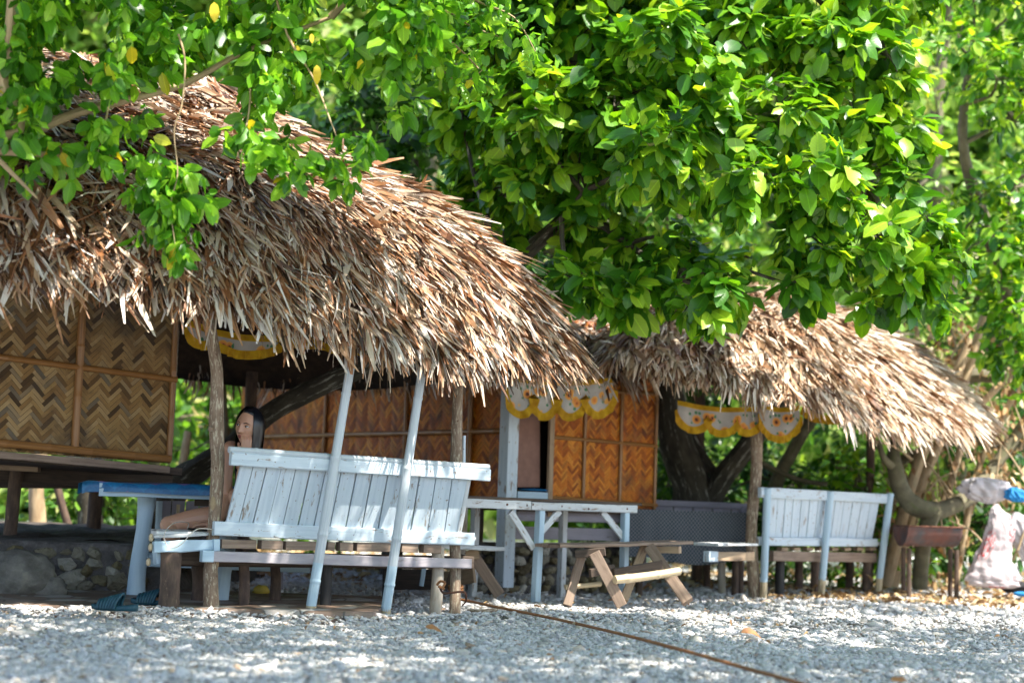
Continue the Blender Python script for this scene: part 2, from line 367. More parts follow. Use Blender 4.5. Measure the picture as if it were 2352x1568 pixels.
# cloth
m, t, b = new_mat('floral_cloth'); uv = coords(t, "UV")
v = N(t, "ShaderNodeTexVoronoi"); v.inputs["Scale"].default_value = 11; t.links.new(uv, v.inputs["Vector"])
c = ramp(t, v.outputs[0], [(0, (.05, .02, .01)), (.14, (.08, .03, .01)), (.18, (.52, .15, .03)), (.38, (.60, .30, .06)), (.43, (.32, .29, .26)), (1, (.40, .36, .32))], 'LINEAR')  # white ground and flowers darkened here to look shaded under the eaves
v2 = N(t, "ShaderNodeTexVoronoi"); v2.inputs["Scale"].default_value = 17; t.links.new(uv, v2.inputs["Vector"])
c = mixc(t, ramp(t, v2.outputs[0], [(.20, (1, 1, 1)), (.24, (0, 0, 0))]), c, (.05, .16, .07))
t.links.new(c, b.inputs[0]); b.inputs["Roughness"].default_value = .85; M['floral'] = m
def cloth(name, c, tm=.3, c2=None):
    m, t, b = new_mat(name); g = nz(t, coords(t, "Object"), 14, 3)
    cc = ramp(t, g, [(.3, c2 or tuple(x*.75 for x in c)), (.7, c)]); t.links.new(cc, b.inputs[0]); b.inputs["Roughness"].default_value = .85
    tr = N(t, "ShaderNodeBsdfTranslucent"); t.links.new(cc, tr.inputs[0]); mx = N(t, "ShaderNodeMixShader"); mx.inputs[0].default_value = tm
    t.links.new(b.outputs[0], mx.inputs[1]); t.links.new(tr.outputs[0], mx.inputs[2]); t.links.new(mx.outputs[0], t.nodes["Material Output"].inputs[0])
    return m
M['yellow'] = cloth('yellow_cloth', (.74, .46, .015), .45, (.50, .24, .008))
M['pink_curtain'] = cloth('dusty_pink_cloth', (.30, .16, .12), .05)
M['plastic'] = cloth('white_plastic', (.66, .62, .64), .3, (.52, .48, .50))
M['blue_plastic'] = cloth('blue_plastic', (.03, .28, .62), .3)
m, t, b = new_mat('gingham'); uv = coords(t, "UV")
ck = N(t, "ShaderNodeTexChecker"); ck.inputs["Scale"].default_value = 60; ck.inputs[1].default_value = (.12, .115, .13, 1); ck.inputs[2].default_value = (.012, .035, .045, 1)
t.links.new(uv, ck.inputs[0]); t.links.new(ck.outputs[0], b.inputs[0]); b.inputs["Roughness"].default_value = .8; M['gingham'] = m
m, t, b = new_mat('blue_patchwork_cloth'); uv = coords(t, "UV", (1, 1, 1), (0, 0, .785))
ck = N(t, "ShaderNodeTexChecker"); ck.inputs["Scale"].default_value = 8; ck.inputs[1].default_value = (.02, .13, .30, 1); ck.inputs[2].default_value = (.02, .17, .36, 1); t.links.new(uv, ck.inputs[0])
v2 = N(t, "ShaderNodeTexVoronoi", feature='F1', distance='MANHATTAN'); v2.inputs["Scale"].default_value = 6; v2.inputs["Randomness"].default_value = .2; t.links.new(coords(t, "UV"), v2.inputs["Vector"])
c = mixc(t, ramp(t, v2.outputs[0], [(.38, (1, 1, 1)), (.42, (0, 0, 0))]), ck.outputs[0], (.17, .13, .30))
c = mixc(t, .5, c, ramp(t, nz(t, coords(t, "UV"), 60), [(.35, (.6, .6, .6)), (.7, (1.3, 1.3, 1.3))]), 'MULTIPLY')
t.links.new(c, b.inputs[0]); b.inputs["Roughness"].default_value = .4; M['patchwork'] = m
M['skin'] = simple('skin', (.52, .29, .19), .45, c2=(.47, .25, .16), sc=9)
M['skin'].node_tree.nodes["Principled BSDF"].inputs["Subsurface Weight"].default_value = .12
M['skin'].node_tree.nodes["Principled BSDF"].inputs["Subsurface Radius"].default_value = (.012, .005, .003)
M['lip'] = simple('lip', (.34, .10, .085), .4)
M['nail'] = simple('nail', (.22, .02, .03), .25)
M['hair'] = simple('black_hair', (.008, .009, .014), .28, c2=(.004, .004, .006), sc=60)
M['eye_white'] = simple('eye_white', (.62, .60, .58), .2, c2=(.6, .58, .56)); M['iris'] = simple('iris', (.02, .01, .006), .15)
M['black_cloth'] = simple('black_cloth', (.012, .012, .016), .85, sc=60)
M['phone'] = simple('phone_black', (.006, .006, .007), .25)
M['cable_white'] = simple('white_cable', (.66, .60, .52), .5); M['wire_black'] = simple('black_wire', (.01, .01, .01), .6)
M['teal_rubber'] = simple('teal_rubber', (.012, .07, .10), .55, c2=(.006, .045, .07), sc=30, bstr=.2)
m, t, b = new_mat('brown_rope'); wv = N(t, "ShaderNodeTexWave", bands_direction='DIAGONAL'); wv.inputs["Scale"].default_value = 55; wv.inputs["Distortion"].default_value = .3
t.links.new(coords(t, "UV"), wv.inputs[0]); t.links.new(ramp(t, wv.outputs[1], [(.1, (.13, .045, .012)), (.6, (.40, .17, .06))]), b.inputs[0]); b.inputs["Roughness"].default_value = .7; bumpn(t, b, wv.outputs[1], .8, .004); M['rope'] = m
M['rust'] = simple('rusty_iron', (.20, .07, .035), .8, c2=(.05, .025, .018), sc=12, bstr=.4)
M['drum'] = simple('rust_and_galvanised_sheet', (.15, .045, .026), .75, c2=(.06, .062, .066), sc=7, bstr=.3)
M['black'] = simple('painted_shade_black', (.01, .009, .008), .9); M['ash'] = simple('ash_grey', (.3, .28, .26), .9)
# ------------------------------------------------------------------ ground
def ground():
    xs = np.unique(np.concatenate([np.linspace(-60, -6, 10), np.linspace(-6, 7, 150), np.linspace(7, 60, 10)]))
    ys = np.unique(np.concatenate([np.linspace(-40, 3, 8), np.linspace(3, 17, 150), np.linspace(17, 90, 12)]))
    X, Y = np.meshgrid(xs, ys)
    Zg = GZ(X, Y)
    V = np.stack([X.ravel(), Y.ravel(), Zg.ravel()], 1); nx = len(xs)
    i, j = np.meshgrid(np.arange(nx-1), np.arange(len(ys)-1)); a = (j*nx+i).ravel()
    Fc = np.stack([a, a+1, a+1+nx, a+nx], 1)
    o = bigmesh('gravel_beach', V, Fc, M['beach'], smooth=True); tag(o, kind='structure')
def GZ(X, Y):
    z = .012*np.sin(X*2.1+Y*.7)+.012*np.sin(Y*2.9-X*1.3+1)+.008*np.sin(X*5.3+Y*4.1)
    z = z - .05*np.clip((7.6-Y)/3, 0, 2) - .02
    z = z + .3*np.clip((Y-17)/30, 0, 3)
    return z
ground()
# pebbles: every one its own island inside one uncountable layer
def icosa():
    p = (1+5**.5)/2
    v = np.array([(-1, p, 0), (1, p, 0), (-1, -p, 0), (1, -p, 0), (0, -1, p), (0, 1, p), (0, -1, -p), (0, 1, -p), (p, 0, -1), (p, 0, 1), (-p, 0, -1), (-p, 0, 1)], float)
    v /= np.linalg.norm(v[0])
    f = np.array([(0, 11, 5), (0, 5, 1), (0, 1, 7), (0, 7, 10), (0, 10, 11), (1, 5, 9), (5, 11, 4), (11, 10, 2), (10, 7, 6), (7, 1, 8), (3, 9, 4), (3, 4, 2), (3, 2, 6), (3, 6, 8), (3, 8, 9), (4, 9, 5), (2, 4, 11), (6, 2, 10), (8, 6, 7), (9, 8, 1)])
    return v, f
def rotmats(n, flat=.6):
    a = rng.uniform(0, 2*np.pi, n); bx = rng.normal(0, flat, n); by = rng.normal(0, flat, n)
    ca, sa = np.cos(a), np.sin(a); Rz = np.zeros((n, 3, 3)); Rz[:, 0, 0] = ca; Rz[:, 0, 1] = -sa; Rz[:, 1, 0] = sa; Rz[:, 1, 1] = ca; Rz[:, 2, 2] = 1
    cb, sb = np.cos(bx), np.sin(bx); Rx = np.zeros((n, 3, 3)); Rx[:, 0, 0] = 1; Rx[:, 1, 1] = cb; Rx[:, 1, 2] = -sb; Rx[:, 2, 1] = sb; Rx[:, 2, 2] = cb
    cc, sc = np.cos(by), np.sin(by); Ry = np.zeros((n, 3, 3)); Ry[:, 1, 1] = 1; Ry[:, 0, 0] = cc; Ry[:, 0, 2] = sc; Ry[:, 2, 0] = -sc; Ry[:, 2, 2] = cc
    return Rz @ Rx @ Ry
def rocks(centers, sizes, elong=1.7, flat=.6, jit=.32, zf=1.0):
    v, f = icosa(); n = len(centers)
    sc = np.stack([sizes*rng.uniform(.8, elong, n), sizes*rng.uniform(.6, 1.1, n), sizes*rng.uniform(.4, .85, n)*zf], 1)
    P = v[None]*(1+rng.uniform(-jit, jit, (n, 12, 1)))*sc[:, None, :]
    P = np.einsum('nij,nkj->nki', rotmats(n, flat), P) + centers[:, None, :]
    Fc = (f[None]+12*np.arange(n)[:, None, None]).reshape(-1, 3)
    return P.reshape(-1, 3), Fc
def in_slab(x, y): return (y > 9.27+.17*(x+.75)+.02*np.sin(x*3)) & (y < 10.6) & (x < -.75)
def gravel():
    C, Sz = [], []
    for y0, y1, dens, s in ((5.2, 7, 3300, .0085), (7, 9, 3600, .0085), (9, 11.5, 2500, .0100), (11.5, 15.5, 900, .014)):
        x0, x1 = -.36*y1-.4, .36*y1+.6
        n = int((x1-x0)*(y1-y0)*dens)
        x = rng.uniform(x0, x1, n); y = rng.uniform(y0, y1, n)
        keep = (~in_slab(x, y)) & (np.abs(x) < .36*y+.4)
        x, y = x[keep], y[keep]; n = len(x)
        sz = s*np.exp(rng.normal(0, .38, n)); sz = np.where(rng.random(n) < .012, sz*2.3, sz); sz = np.clip(sz, .0045, .05)
        # a low ridge of rubble thrown up against the posts
        z = GZ(x, y)+.005+sz*.15 + .05*np.exp(-((y-(9.08+.25*(x+1.7)))/.18)**2)
        C.append(np.stack([x, y, z], 1)); Sz.append(sz)
    C = np.concatenate(C); Sz = np.concatenate(Sz)
    V, Fc = rocks(C, Sz, 2.0, .32, .28, .75)
    o = bigmesh('coral_gravel', V, Fc, M['coral'], smooth=True); tag(o, "broken white coral rubble covering the beach", kind='stuff'); o["category"] = "gravel"
gravel()
# paved slab under the first hut
mb = MB()
xs = [-6+.25*i for i in range(22)]
front = [(x, 9.22+.17*(x+.75)+.02*math.sin(x*3.1)+.015*math.sin(x*9)) for x in xs]; front = [p for p in front if p[0] < -.74]+[(-.74, 9.24)]
back = [(x, 10.75) for x, _ in front]
vs = []; fs = []; uv = []
for (a, b) in zip(front, back):
    vs += [(a[0], a[1]-.05, -.08), (a[0], a[1]-.012, .030), (a[0], a[1], .040), (b[0], b[1], .040), (b[0], b[1], -.08)]; uv += [(a[0], k) for k in range(5)]
for i in range(len(front)-1):
    for k in range(4): a = i*5+k; fs.append((a, a+5, a+6, a+1))
n0 = (len(front)-1)*5; fs.append(tuple(n0+k for k in range(5)))
mb.add(vs, fs, uv); tag(mb.build('paved_floor', M['paving']), kind='structure')
# ------------------------------------------------------------------ roofs
def catm(P, s):
    m = len(P); i = np.clip(np.floor(s).astype(int), 0, m-2); t = (s-i)[:, None]
    a, b, c, d = P[np.clip(i-1, 0, m-1)], P[i], P[i+1], P[np.clip(i+2, 0, m-1)]
    return 0.5*((2*b)+(c-a)*t+(2*a-5*b+4*c-d)*t*t+(3*b-a-3*c+d)*t**3)
def roof(parent, pairs, bulge, pw, courses, nstr, mat, wmul=1.0, lmul=1.0, weight=None, seed=1, leftish=lambda s: 0*s):
    E = np.array([list(p[0]) for p in pairs]); R = np.array([list(p[1]) for p in pairs]); smax = len(pairs)-1
    r = np.random.default_rng(seed)
    def surf(s, t):
        t = np.asarray(t)[:, None]; e, q = catm(E, s), catm(R, s)
        h = bulge*np.sin(np.pi*np.clip(t, 0, 1)**pw)
        p = q+(e-q)*t; p[:, 2:3] += h; return p
    # core
    ns, ntt = 90, 22; ss, tt = np.meshgrid(np.linspace(0, smax, ns), np.linspace(0, 1, ntt)); ss = ss.ravel(); tt = tt.ravel()
    top = surf(ss, tt); top[:, 2] -= .05; bot = top.copy(); bot[:, 2] -= .07
    V = np.concatenate([top, bot]); fs = []
    for j in range(ntt-1):
        for i in range(ns-1):
            a = j*ns+i; fs.append((a, a+1, a+1+ns, a+ns)); b_ = a+ns*ntt; fs.append((b_+ns, b_+ns+1, b_+1, b_))
    for i in range(ns-1):
        a = (ntt-1)*ns+i; fs.append((a, a+1, a+1+ns*ntt, a+ns*ntt))
    core = bigmesh('thatched_roof', V, np.array(fs), M['thatch_core'], parent, uv=V[:, :2], smooth=True)
    # strips
    n = nstr*3; s = r.uniform(0, smax, n); t = r.uniform(.0, 1, n)
    d_e = np.linalg.norm(catm(E, np.clip(s+.02, 0, smax))-catm(E, np.clip(s-.02, 0, smax)), axis=1)
    d_r = np.linalg.norm(catm(R, np.clip(s+.02, 0, smax))-catm(R, np.clip(s-.02, 0, smax)), axis=1)
    dens = (d_e*t+d_r*(1-t)); dens *= np.where(t > .93, 2.4, 1.0)
    if weight is not None: dens *= weight(s)
    keep = r.random(n) < dens/np.percentile(dens, 97); s, t = s[keep], t[keep]; TU = 6; nt_ = min(len(s), nstr//TU); n = nt_*TU; rep = lambda x: np.repeat(x, TU)
    s = rep(s[:nt_])+r.normal(0, .012, n); t = rep(t[:nt_])+r.normal(0, .008, n); s = np.clip(s, 0, smax); t = np.clip(t, 0, .99)
    t = np.clip(t+.5/courses*np.sin(t*courses*6.283), 0.0, .95)
    p = surf(s, t); eps = .02
    dt = surf(s, np.clip(t+eps, 0, 1.02))-surf(s, t-eps); dt /= np.linalg.norm(dt, axis=1)[:, None]
    ds = surf(np.clip(s+eps, 0, smax), t)-surf(np.clip(s-eps, 0, smax), t); ds /= np.linalg.norm(ds, axis=1)[:, None]+1e-9
    nr = np.cross(ds, dt); nr /= np.linalg.norm(nr, axis=1)[:, None]; nr *= np.sign(nr[:, 2:3]+1e-9)
    sd = np.cross(nr, dt)
    clump = .30*np.sin(s*9+t*17)+.22*np.sin(s*23-t*11+2)+.15*np.sin(s*51+t*31)
    ang = rep(r.normal(0, .20, nt_))+r.normal(0, .11, n)+clump*.45; stray = r.random(n) < .03; ang = np.where(stray, r.normal(0, .9, n), ang)
    ang = ang + rep(r.normal(0, .28, nt_))*leftish(s)
    d = dt*np.cos(ang)[:, None]+sd*np.sin(ang)[:, None]
    L = lmul*r.uniform(.16, .40, n)*np.where(rep(r.random(nt_)) < .12, 1.5, 1)*(1+.25*leftish(s))*(1-.3*np.clip((t-.85)/.1, 0, 1))*np.where(stray, .8, 1); wd_ = wmul*np.exp(r.normal(-4.45, .42, n))*(1+.2*leftish(s))
    lift = rep(r.uniform(-.01, .07, nt_))*(1+.6*leftish(s))+r.uniform(-.01, .025, n)+np.where(stray, .05, 0)+.02*np.sin(s*31+t*40)
    over = np.clip((t-.86)/.13, 0, 1)
    droop = rep(r.uniform(.0, .07, nt_))+over*r.uniform(.02, .10, n)
    curl = (rep(r.normal(0, .045, nt_))+r.normal(0, .02, n))*(1+1.2*leftish(s))
    K = 6; ks = np.linspace(0, 1, K)
    roll = r.normal(0, .6, n); w0 = np.cross(d, nr)
    out = np.zeros((n, K, 2, 3))
    for i, k in enumerate(ks):
        q = p+d*(L*k)[:, None]+nr*(lift*(k*1.6-.4)*1.0-.0)[:, None]; q = q + sd*(curl*k*k)[:, None]
        q[:, 2] -= droop*k*k*1.3
        rl = roll+k*r.normal(0, .25, n)
        wv = w0*np.cos(rl)[:, None]+nr*np.sin(rl)[:, None]
        ww = wd_*(.6, 1.0, 1.0, .9, .7, .25)[i]
        out[:, i, 0] = q-wv*ww[:, None]; out[:, i, 1] = q+wv*ww[:, None]
    V = out.reshape(-1, 3); base = np.arange(n)[:, None]*K*2
    q4 = np.array([(2*i, 2*i+1, 2*i+3, 2*i+2) for i in range(K-1)])
    Fc = (base[:, :, None]+q4[None]).reshape(-1, 4)
    uv = np.zeros((n, K, 2, 2)); off = r.uniform(0, 5, n); uv[:, :, 0, 0] = off[:, None]; uv[:, :, 1, 0] = (off+wd_*2)[:, None]; uv[:, :, :, 1] = (ks[None, :, None]*L[:, None, None]*1.0+off[:, None, None])
    o = bigmesh('palm_strips', V, Fc, mat, core, uv=uv.reshape(-1, 2), smooth=False)
    return core
# ------------------------------------------------------------------ weave panels
def weave(name, mat, parent, O, U, V_, Lx, Ly, w=.042, n=4, nrm=V3((0, -1, 0)), clip=True):
    """herringbone of split-bamboo strips over the panel O + x U + y V"""
    vs, fs, uv = [], [], []; c45 = math.sqrt(.5); rr = random.Random(5)
    R = int((Lx+Ly)/w)+4
    def P(a, b, h):      # rotated lattice -> panel
        x = (a-b)*c45*w; y = (a+b)*c45*w-0
        return x, y, h
    def strip(a0, b0, along):
        pts = []
        for k in range(5):
            f = k/4; h = w*.11*math.sin(math.pi*f)+.0005
            ext = -.12+ (n+.24)*f
            for sdd in (.04, .96):
                a, b = (a0+ext, b0+sdd) if along else (a0+sdd, b0+ext)
                pts.append(P(a, b, h))
        cx = sum(p[0] for p in pts)/10; cy = sum(p[1] for p in pts)/10
        m_ = w*1.6
        if not(-m_ < cx < Lx+m_ and -m_ < cy < Ly+m_): return
        if clip: pts = [(min(max(x, 0), Lx), min(max(y, 0), Ly), h) for x, y, h in pts]
        if max(p[0] for p in pts)-min(p[0] for p in pts) < 1e-4 or max(p[1] for p in pts)-min(p[1] for p in pts) < 1e-4: return
        b = len(vs); off = rr.random()*9
        for i, (x, y, h) in enumerate(pts):
            vs.append(O+U*x+V_*y+nrm*h); uv.append((off+(i//2)*w*n/4, off+(i % 2)*w))
        for k in range(4): fs.append((b+2*k, b+2*k+1, b+2*k+3, b+2*k+2))
    for b in range(-R, R):
        for a in range(-R, R):
            m_ = (a-b) % (2*n)
            if m_ == 0: strip(a, b, True)
            if m_ == n:
                strip(a, b-n+1, False)
    mb = MB(); mb.add(vs, fs, uv); return mb.build(name, mat, parent)
# ------------------------------------------------------------------ HUT ONE (left)
G1, G2 = gnd(487, 1408), gnd(1045, 1402)
U1 = (G2-G1).normalized(); N1 = V3((U1.y, -U1.x, 0)); B1 = -N1
hut = empty('thatched_hut', V3((-2.9, 10.2, 0)), "large raised hut on the left with shaggy brown thatch and woven bamboo wall", "hut")
Eb = G1+N1*.42
C1 = hit(1352, 835, Eb, U1); kc = (C1-Eb).dot(U1)
def ev(k, b=0.0, z=1.74): p = Eb+U1*k+B1*b; return V3((p.x, p.y, z))
R1 = at(505, 178, 10.7); R0 = R1-U1*2.6
kL = -3.0
pairs = [(ev(kL-.3, 3.6), R0), (ev(kL-.5, 1.6), R0), (ev(kL-.1, .25), R0), (ev(kL+.4, 0, 1.9), R0+U1*.25), (ev(kL+1.2, 0, 1.89), R0+U1*.8), (ev(-.9, 0, 1.88), R0+U1*1.8), (ev(0, 0, 1.81), R1-U1*.25), (ev(.6, 0, 1.68), R1-U1*.04), (ev(1.3, 0, 1.61), R1), (ev(kc-.5, .0, 1.63), R1), (ev(kc, .16, 1.70), R1),
         (ev(kc+.16, .8, 1.72), R1), (ev(kc+.16, 1.8, 1.73), R1), (ev(kc+.05, 3.2, 1.7), R1), (ev(kc-.6, 3.85, 1.7), R1), (ev(1, 4.0), R1-U1*.3), (ev(-1, 4.0), R1-U1*1.6), (ev(kL, 4.0), R0)]
roof(hut, pairs, .28, 1.95, 34, 62000, M['thatch'], .92, 1.10, weight=lambda s: np.where((s > 2.0) & (s < 13), 1.0, .35), seed=3, leftish=lambda s: np.clip((7.2-s)/2.2, 0, 1))
# woven front wall and its frame
WA = at(-60, 1036, 9.48); WA.z = .93
d_ = V3((.77, .64, 0)).normalized(); NW = V3((d_.y, -d_.x, 0))
WB = hit(392, 1050, WA, d_); LW = (WB-WA).dot(d_); WB = WA+d_*LW
slope = -.022
Uw = V3((d_.x, d_.y, slope)).normalized()
W0 = WA-Uw*.9; W0.z -= .0; LW2 = LW+.9
weave('woven_wall', M['weave'], hut, W0-Z*.02, Uw, Z, LW2, 1.25, .026, 4, NW)
W_side = weave('woven_wall', M['weave'], hut, WB+Uw*.01-Z*.02, B1, Z, 2.2, 1.25, .03, 4, U1)
mb = MB(); 
board(mb, W0+B1*.012-Z*.02, W0+Uw*LW2+B1*.012-Z*.02, W0+Uw*LW2+B1*.012+Z*1.24, W0+B1*.012+Z*1.24, .02, B1); mb.build('wall_backing', M['raw_dark'], hut)
def hitw(px, py, o=.02): return hit(px, py, WA+NW*o, d_)
def rail(px0, py0, px1, py1, r, off, nm='bamboo_rail', mat='bamboo', nodes=.30, seed=0):
    mb = MB(); tube(mb, [hitw(px0, py0, off), hitw(px1, py1, off)], r, 12, 8, .03, 5, nodes=nodes, seed=seed); mb.build(nm, M[mat], hut, True)
rail(-250, 788, 405, 872, .020, .022, seed=1)
rail(-250, 993, 390, 1054, .026, .026, seed=2)
rail(194, 640, 171, 1040, .026, .016, seed=3)
rail(405, 700, 388, 1056, .020, .012, seed=4)
# deck edge, joists and stilts
mb = MB(); p0, p1 = hitw(-250, 1022, .02), hitw(388, 1078, .02)
beam(mb, p0, p1, .03, .045, ch=.003); mb.build('deck_edge', M['weathered'], hut)
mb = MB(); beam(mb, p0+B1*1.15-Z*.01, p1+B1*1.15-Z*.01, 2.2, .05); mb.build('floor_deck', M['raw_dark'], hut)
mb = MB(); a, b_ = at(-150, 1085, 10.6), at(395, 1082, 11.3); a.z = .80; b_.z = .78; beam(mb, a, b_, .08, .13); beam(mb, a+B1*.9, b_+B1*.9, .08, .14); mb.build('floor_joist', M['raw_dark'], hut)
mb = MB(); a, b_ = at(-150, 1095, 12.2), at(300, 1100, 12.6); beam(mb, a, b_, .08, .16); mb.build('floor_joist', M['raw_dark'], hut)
for (px, py, D, r) in ((22, 1232, 10.75, .048), (-260, 1230, 10.5, .05), (215, 1200, 12.6, .06)):
    mb = MB(); p = at(px, py, D); tube(mb, [p-Z*.05, p+V3((.01, 0, .25)), V3((p.x+.02, p.y, .84))], [r, r*.92, r], 12, 5, .12, 6); mb.build('stilt', M['log_dark'], hut, True)
mb = MB(); a = at(30, 1066, 10.68); beam(mb, a-V3((.15, 0, 0)), a+V3((.18, .0, -.005)), .06, .08); mb.build('floor_joist', M['raw'], hut)
# roof posts of the hut
def post(parent, pts, rads, mat, nm='post', bump=.10, n=16, bs=5): 
    mb = MB(); tube(mb, pts, rads, n, 5, bump, bs, seed=3); return mb.build(nm, M[mat], parent, True)
PP = V3(G1)
pst = post(hut, [G1-Z*.06, hit(484, 1300, PP, U1), hit(492, 1200, PP, U1), hit(500, 1080, PP, U1), hit(497, 980, PP, U1), hit(498, 860, PP, U1), hit(484, 760, PP, U1), hit(478, 690, PP, U1)],
           [.047, .042, .036, .040, .045, .037, .036, .036], 'log')
for (px, py, r) in ((484, 985, .016), (498, 1027, .012), (509, 1045, .009), (506, 1105, .009)):
    kn = MB(); blob(kn, hit(px, py, PP+N1*.030, U1), r, 1, 1, 1, 10, 8, .3); kn.build('knot', M['log'], pst, True)
# lens-shaped saw cuts on the post
for (px, py, rz, rx) in ((489, 1155, .040, .016), (500, 1292, .032, .008)):
    kn = MB(); blob(kn, hit(px, py, PP+N1*.034, U1), 1, rx, .008, rz, 12, 10); kn.build('cut_scar', M['bark_tan'], pst, True)
PQ = G2
post(hut, [gnd(1046, 1404)-Z*.05, hit(1046, 1300, PQ, U1), hit(1044, 1180, PQ, U1), hit(1048, 1040, PQ, U1), hit(1050, 940, PQ, U1), hit(1056, 840, PQ, U1)], [.037, .036, .035, .041, .034, .032], 'log')
bp = G2+B1*3.3; post(hut, [bp-Z*.05, bp+Z*.8, bp+Z*1.7], .05, 'log_dark')
# ------------------------------------------------------------------ valances
def valance(name_parent, p0, p1, ks, drop, ruf, nrm, label=None, cat="valance", floral='floral', yel='yellow', curve=.0, yaw=None, sag=.03):
    """ks = scallop widths; returns cloth (top level) with a ruffle child"""
    U = (p1-p0); L = U.length; U = U.normalized()
    e = empty('valance', p0, label, cat)
    tot = sum(ks); mb = MB(); rf = MB(); nx, ny = 90, 7
    cum = np.cumsum([0]+list(ks))/tot
    def bot(f):
        i = int(np.searchsorted(cum, f, side='right')-1); i = min(max(i, 0), len(ks)-1); g = (f-cum[i])/(cum[i+1]-cum[i])
        return drop*(.34+.66*math.sqrt(max(0, math.sin(math.pi*g))))
    def pt(f, v, amp=0):
        w = .012*math.sin(f*L*26+v*9)+.010*math.sin(f*L*11+1)
        return p0+(p1-p0)*f-Z*(v+sag*math.sin(math.pi*f))+nrm*(w+amp)
    vs, fs, uv = [], [], []
    for i in range(nx+1):
        f = i/nx; b = bot(f)
        for j in range(ny+1): vs.append(pt(f, b*j/ny)); uv.append((f*L, b*j/ny))
    for i in range(nx):
        for j in range(ny): a = i*(ny+1)+j; fs.append((a, a+1, a+ny+2, a+ny+1))
    mb.add(vs, fs, uv); mb.build('floral_panel', M[floral], e, True)
    nx2 = 360; vs, fs, uv = [], [], []
    for i in range(nx2+1):
        f = i/nx2; b = bot(f); df = 1/nx2
        sl_ = (bot(min(f+df, 1))-bot(max(f-df, 0)))/(2*df*L); nn = math.sqrt(1+sl_*sl_)
        for j in range(4):
            k = j/3; o = ruf*k; am = .016*k*math.sin(f*L*95+math.sin(f*40))
            fx = min(max(f+(sl_/nn*-o/L)*-.0+(-sl_/nn*o*.8/L), -.03), 1.03)
            vs.append(pt(fx, b-.006+o/nn**.5, am+.003)); uv.append((f*L, k))
    for i in range(nx2):
        for j in range(3): a = i*4+j; fs.append((a, a+1, a+5, a+4))
    rf.add(vs, fs, uv); 
    # thin header band
    for i in range(60):
        f0, f1 = i/60, (i+1)/60; a, b, c, d = pt(f0, -.02, .004), pt(f1, -.02, .004), pt(f1, .02, .006), pt(f0, .02, .006)
        rf.add([a, b, c, d], [(0, 1, 2, 3)], [(0, 0)]*4)
    rf.build('yellow_ruffle', M[yel], e, True)
    return e
def vln(pxs, D0, D1, ks, drop, ruf, label, **kw):
    a, b = at(pxs[0], pxs[1], D0), at(pxs[2], pxs[3], D1); d = (b-a).normalized(); return valance(None, a, b, ks, drop, ruf, V3((d.y, -d.x, 0)), label, **kw)
vln((428, 742, 640, 778), 9.3, 9.75, [.5, 1.4], .085, .055, "sunflower valance with yellow ruffle under the eave beside the log post")
vln((640, 765, 925, 806), 9.8, 10.3, [1, 1.2, 1], .035, .05, "short yellow ruffled valance showing through the thatch fringe above the two bamboo poles", sag=.0)
vln((1166, 868, 1412, 872), 11.75, 12.15, [.9, .8, 1.0, 1.05], .24, .06, "white floral valance with yellow scalloped hem hanging before the red woven wall")
vln((1555, 925, 1745, 938), 12.6, 12.8, [1.3, 1.25, 1.0], .17, .06, "floral scalloped valance left of the far pavilion's log post")
vln((1742, 930, 1840, 935), 12.75, 12.9, [1.2], .22, .06, "single floral scallop right of the far pavilion's log post")
vln((1838, 940, 1935, 957), 12.95, 13.2, [1, 1], .015, .05, "scrap of yellow ruffle showing through the far thatch fringe")
# ------------------------------------------------------------------ generic slatted bench back seen from behind
def slat_bench(e, G, U, cfg):
    Nn = V3((U.y, -U.x, 0))
    def h(px, py, off): return hit(px, py, G+Nn*off, U)
    ob, ot = cfg['ob'], cfg['ot']
    (tx0, ty0, tx1, ty1), th = cfg['top'], cfg['top_h']
    (bx0, by0, bx1, by1), bh = cfg['bot'], cfg['bot_h']
    # top rail
    mb = MB(); a, b = h(tx0, ty0+th/2, ot+.012), h(tx1, ty1+cfg['top_h1']/2, ot+.012)
    k = (a-V3((0, CAMH*0, 0))).y/F; beam(mb, a, b, .034, th*k*.98, ch=.005, seg=8, rough=.003); mb.build('top_rail', M[cfg['mat']], e)
    mb = MB(); c, d = h(bx0, by0+bh/2, ob+.012), h(bx1, by1+cfg['bot_h1']/2, ob+.012); k2 = c.y/F
    beam(mb, c, d, .034, bh*k2*.98, ch=.005, seg=8, rough=.003); mb.build('bottom_rail', M[cfg['mat']], e)
    mb = MB(); ns = cfg['n']
    s0, s1, q0, q1 = cfg['slats']      # px at top left/right, bottom left/right
    for i in range(ns):
        f0, f1 = i/ns, (i+1)/ns-.0035-.004*random.random()
        def top(f): return h(s0+(s1-s0)*f, ty0+th*.7+(ty1+cfg['top_h1']*.7-ty0-th*.7)*((s0+(s1-s0)*f-tx0)/(tx1-tx0)), ot-.012)
        def bot(f): return h(q0+(q1-q0)*f, by0+bh*.5+(by1-by0)*((q0+(q1-q0)*f-bx0)/(bx1-bx0)), ob-.012)
        # perspective: nearer end wider
        g0, g1 = f0**1.07, f1**1.07
        j = Nn*random.uniform(-.004, .003)
        A, B, Cc, D_ = bot(g0)+j, bot(g1)+j, top(g1)+j, top(g0)+j
        board(mb, A, B, Cc, D_, .018, -Nn)
    mb.build('back_slats', M[cfg['mat']], e)
    return h, Nn
bench = empty('slatted_bench', gnd(780, 1405)+B1*.2, "pale blue white slatted bench with a leaning back, woman seated on its left end", "bench")
cfg = dict(ob=.06, ot=.20, top=(529, 1038, 1124, 1076), top_h=30, top_h1=30, bot=(490, 1196, 1087, 1226), bot_h=33, bot_h1=24, n=15, slats=(556, 1078, 516, 1058), mat='paint')
h1, _ = slat_bench(bench, G1, U1, cfg)
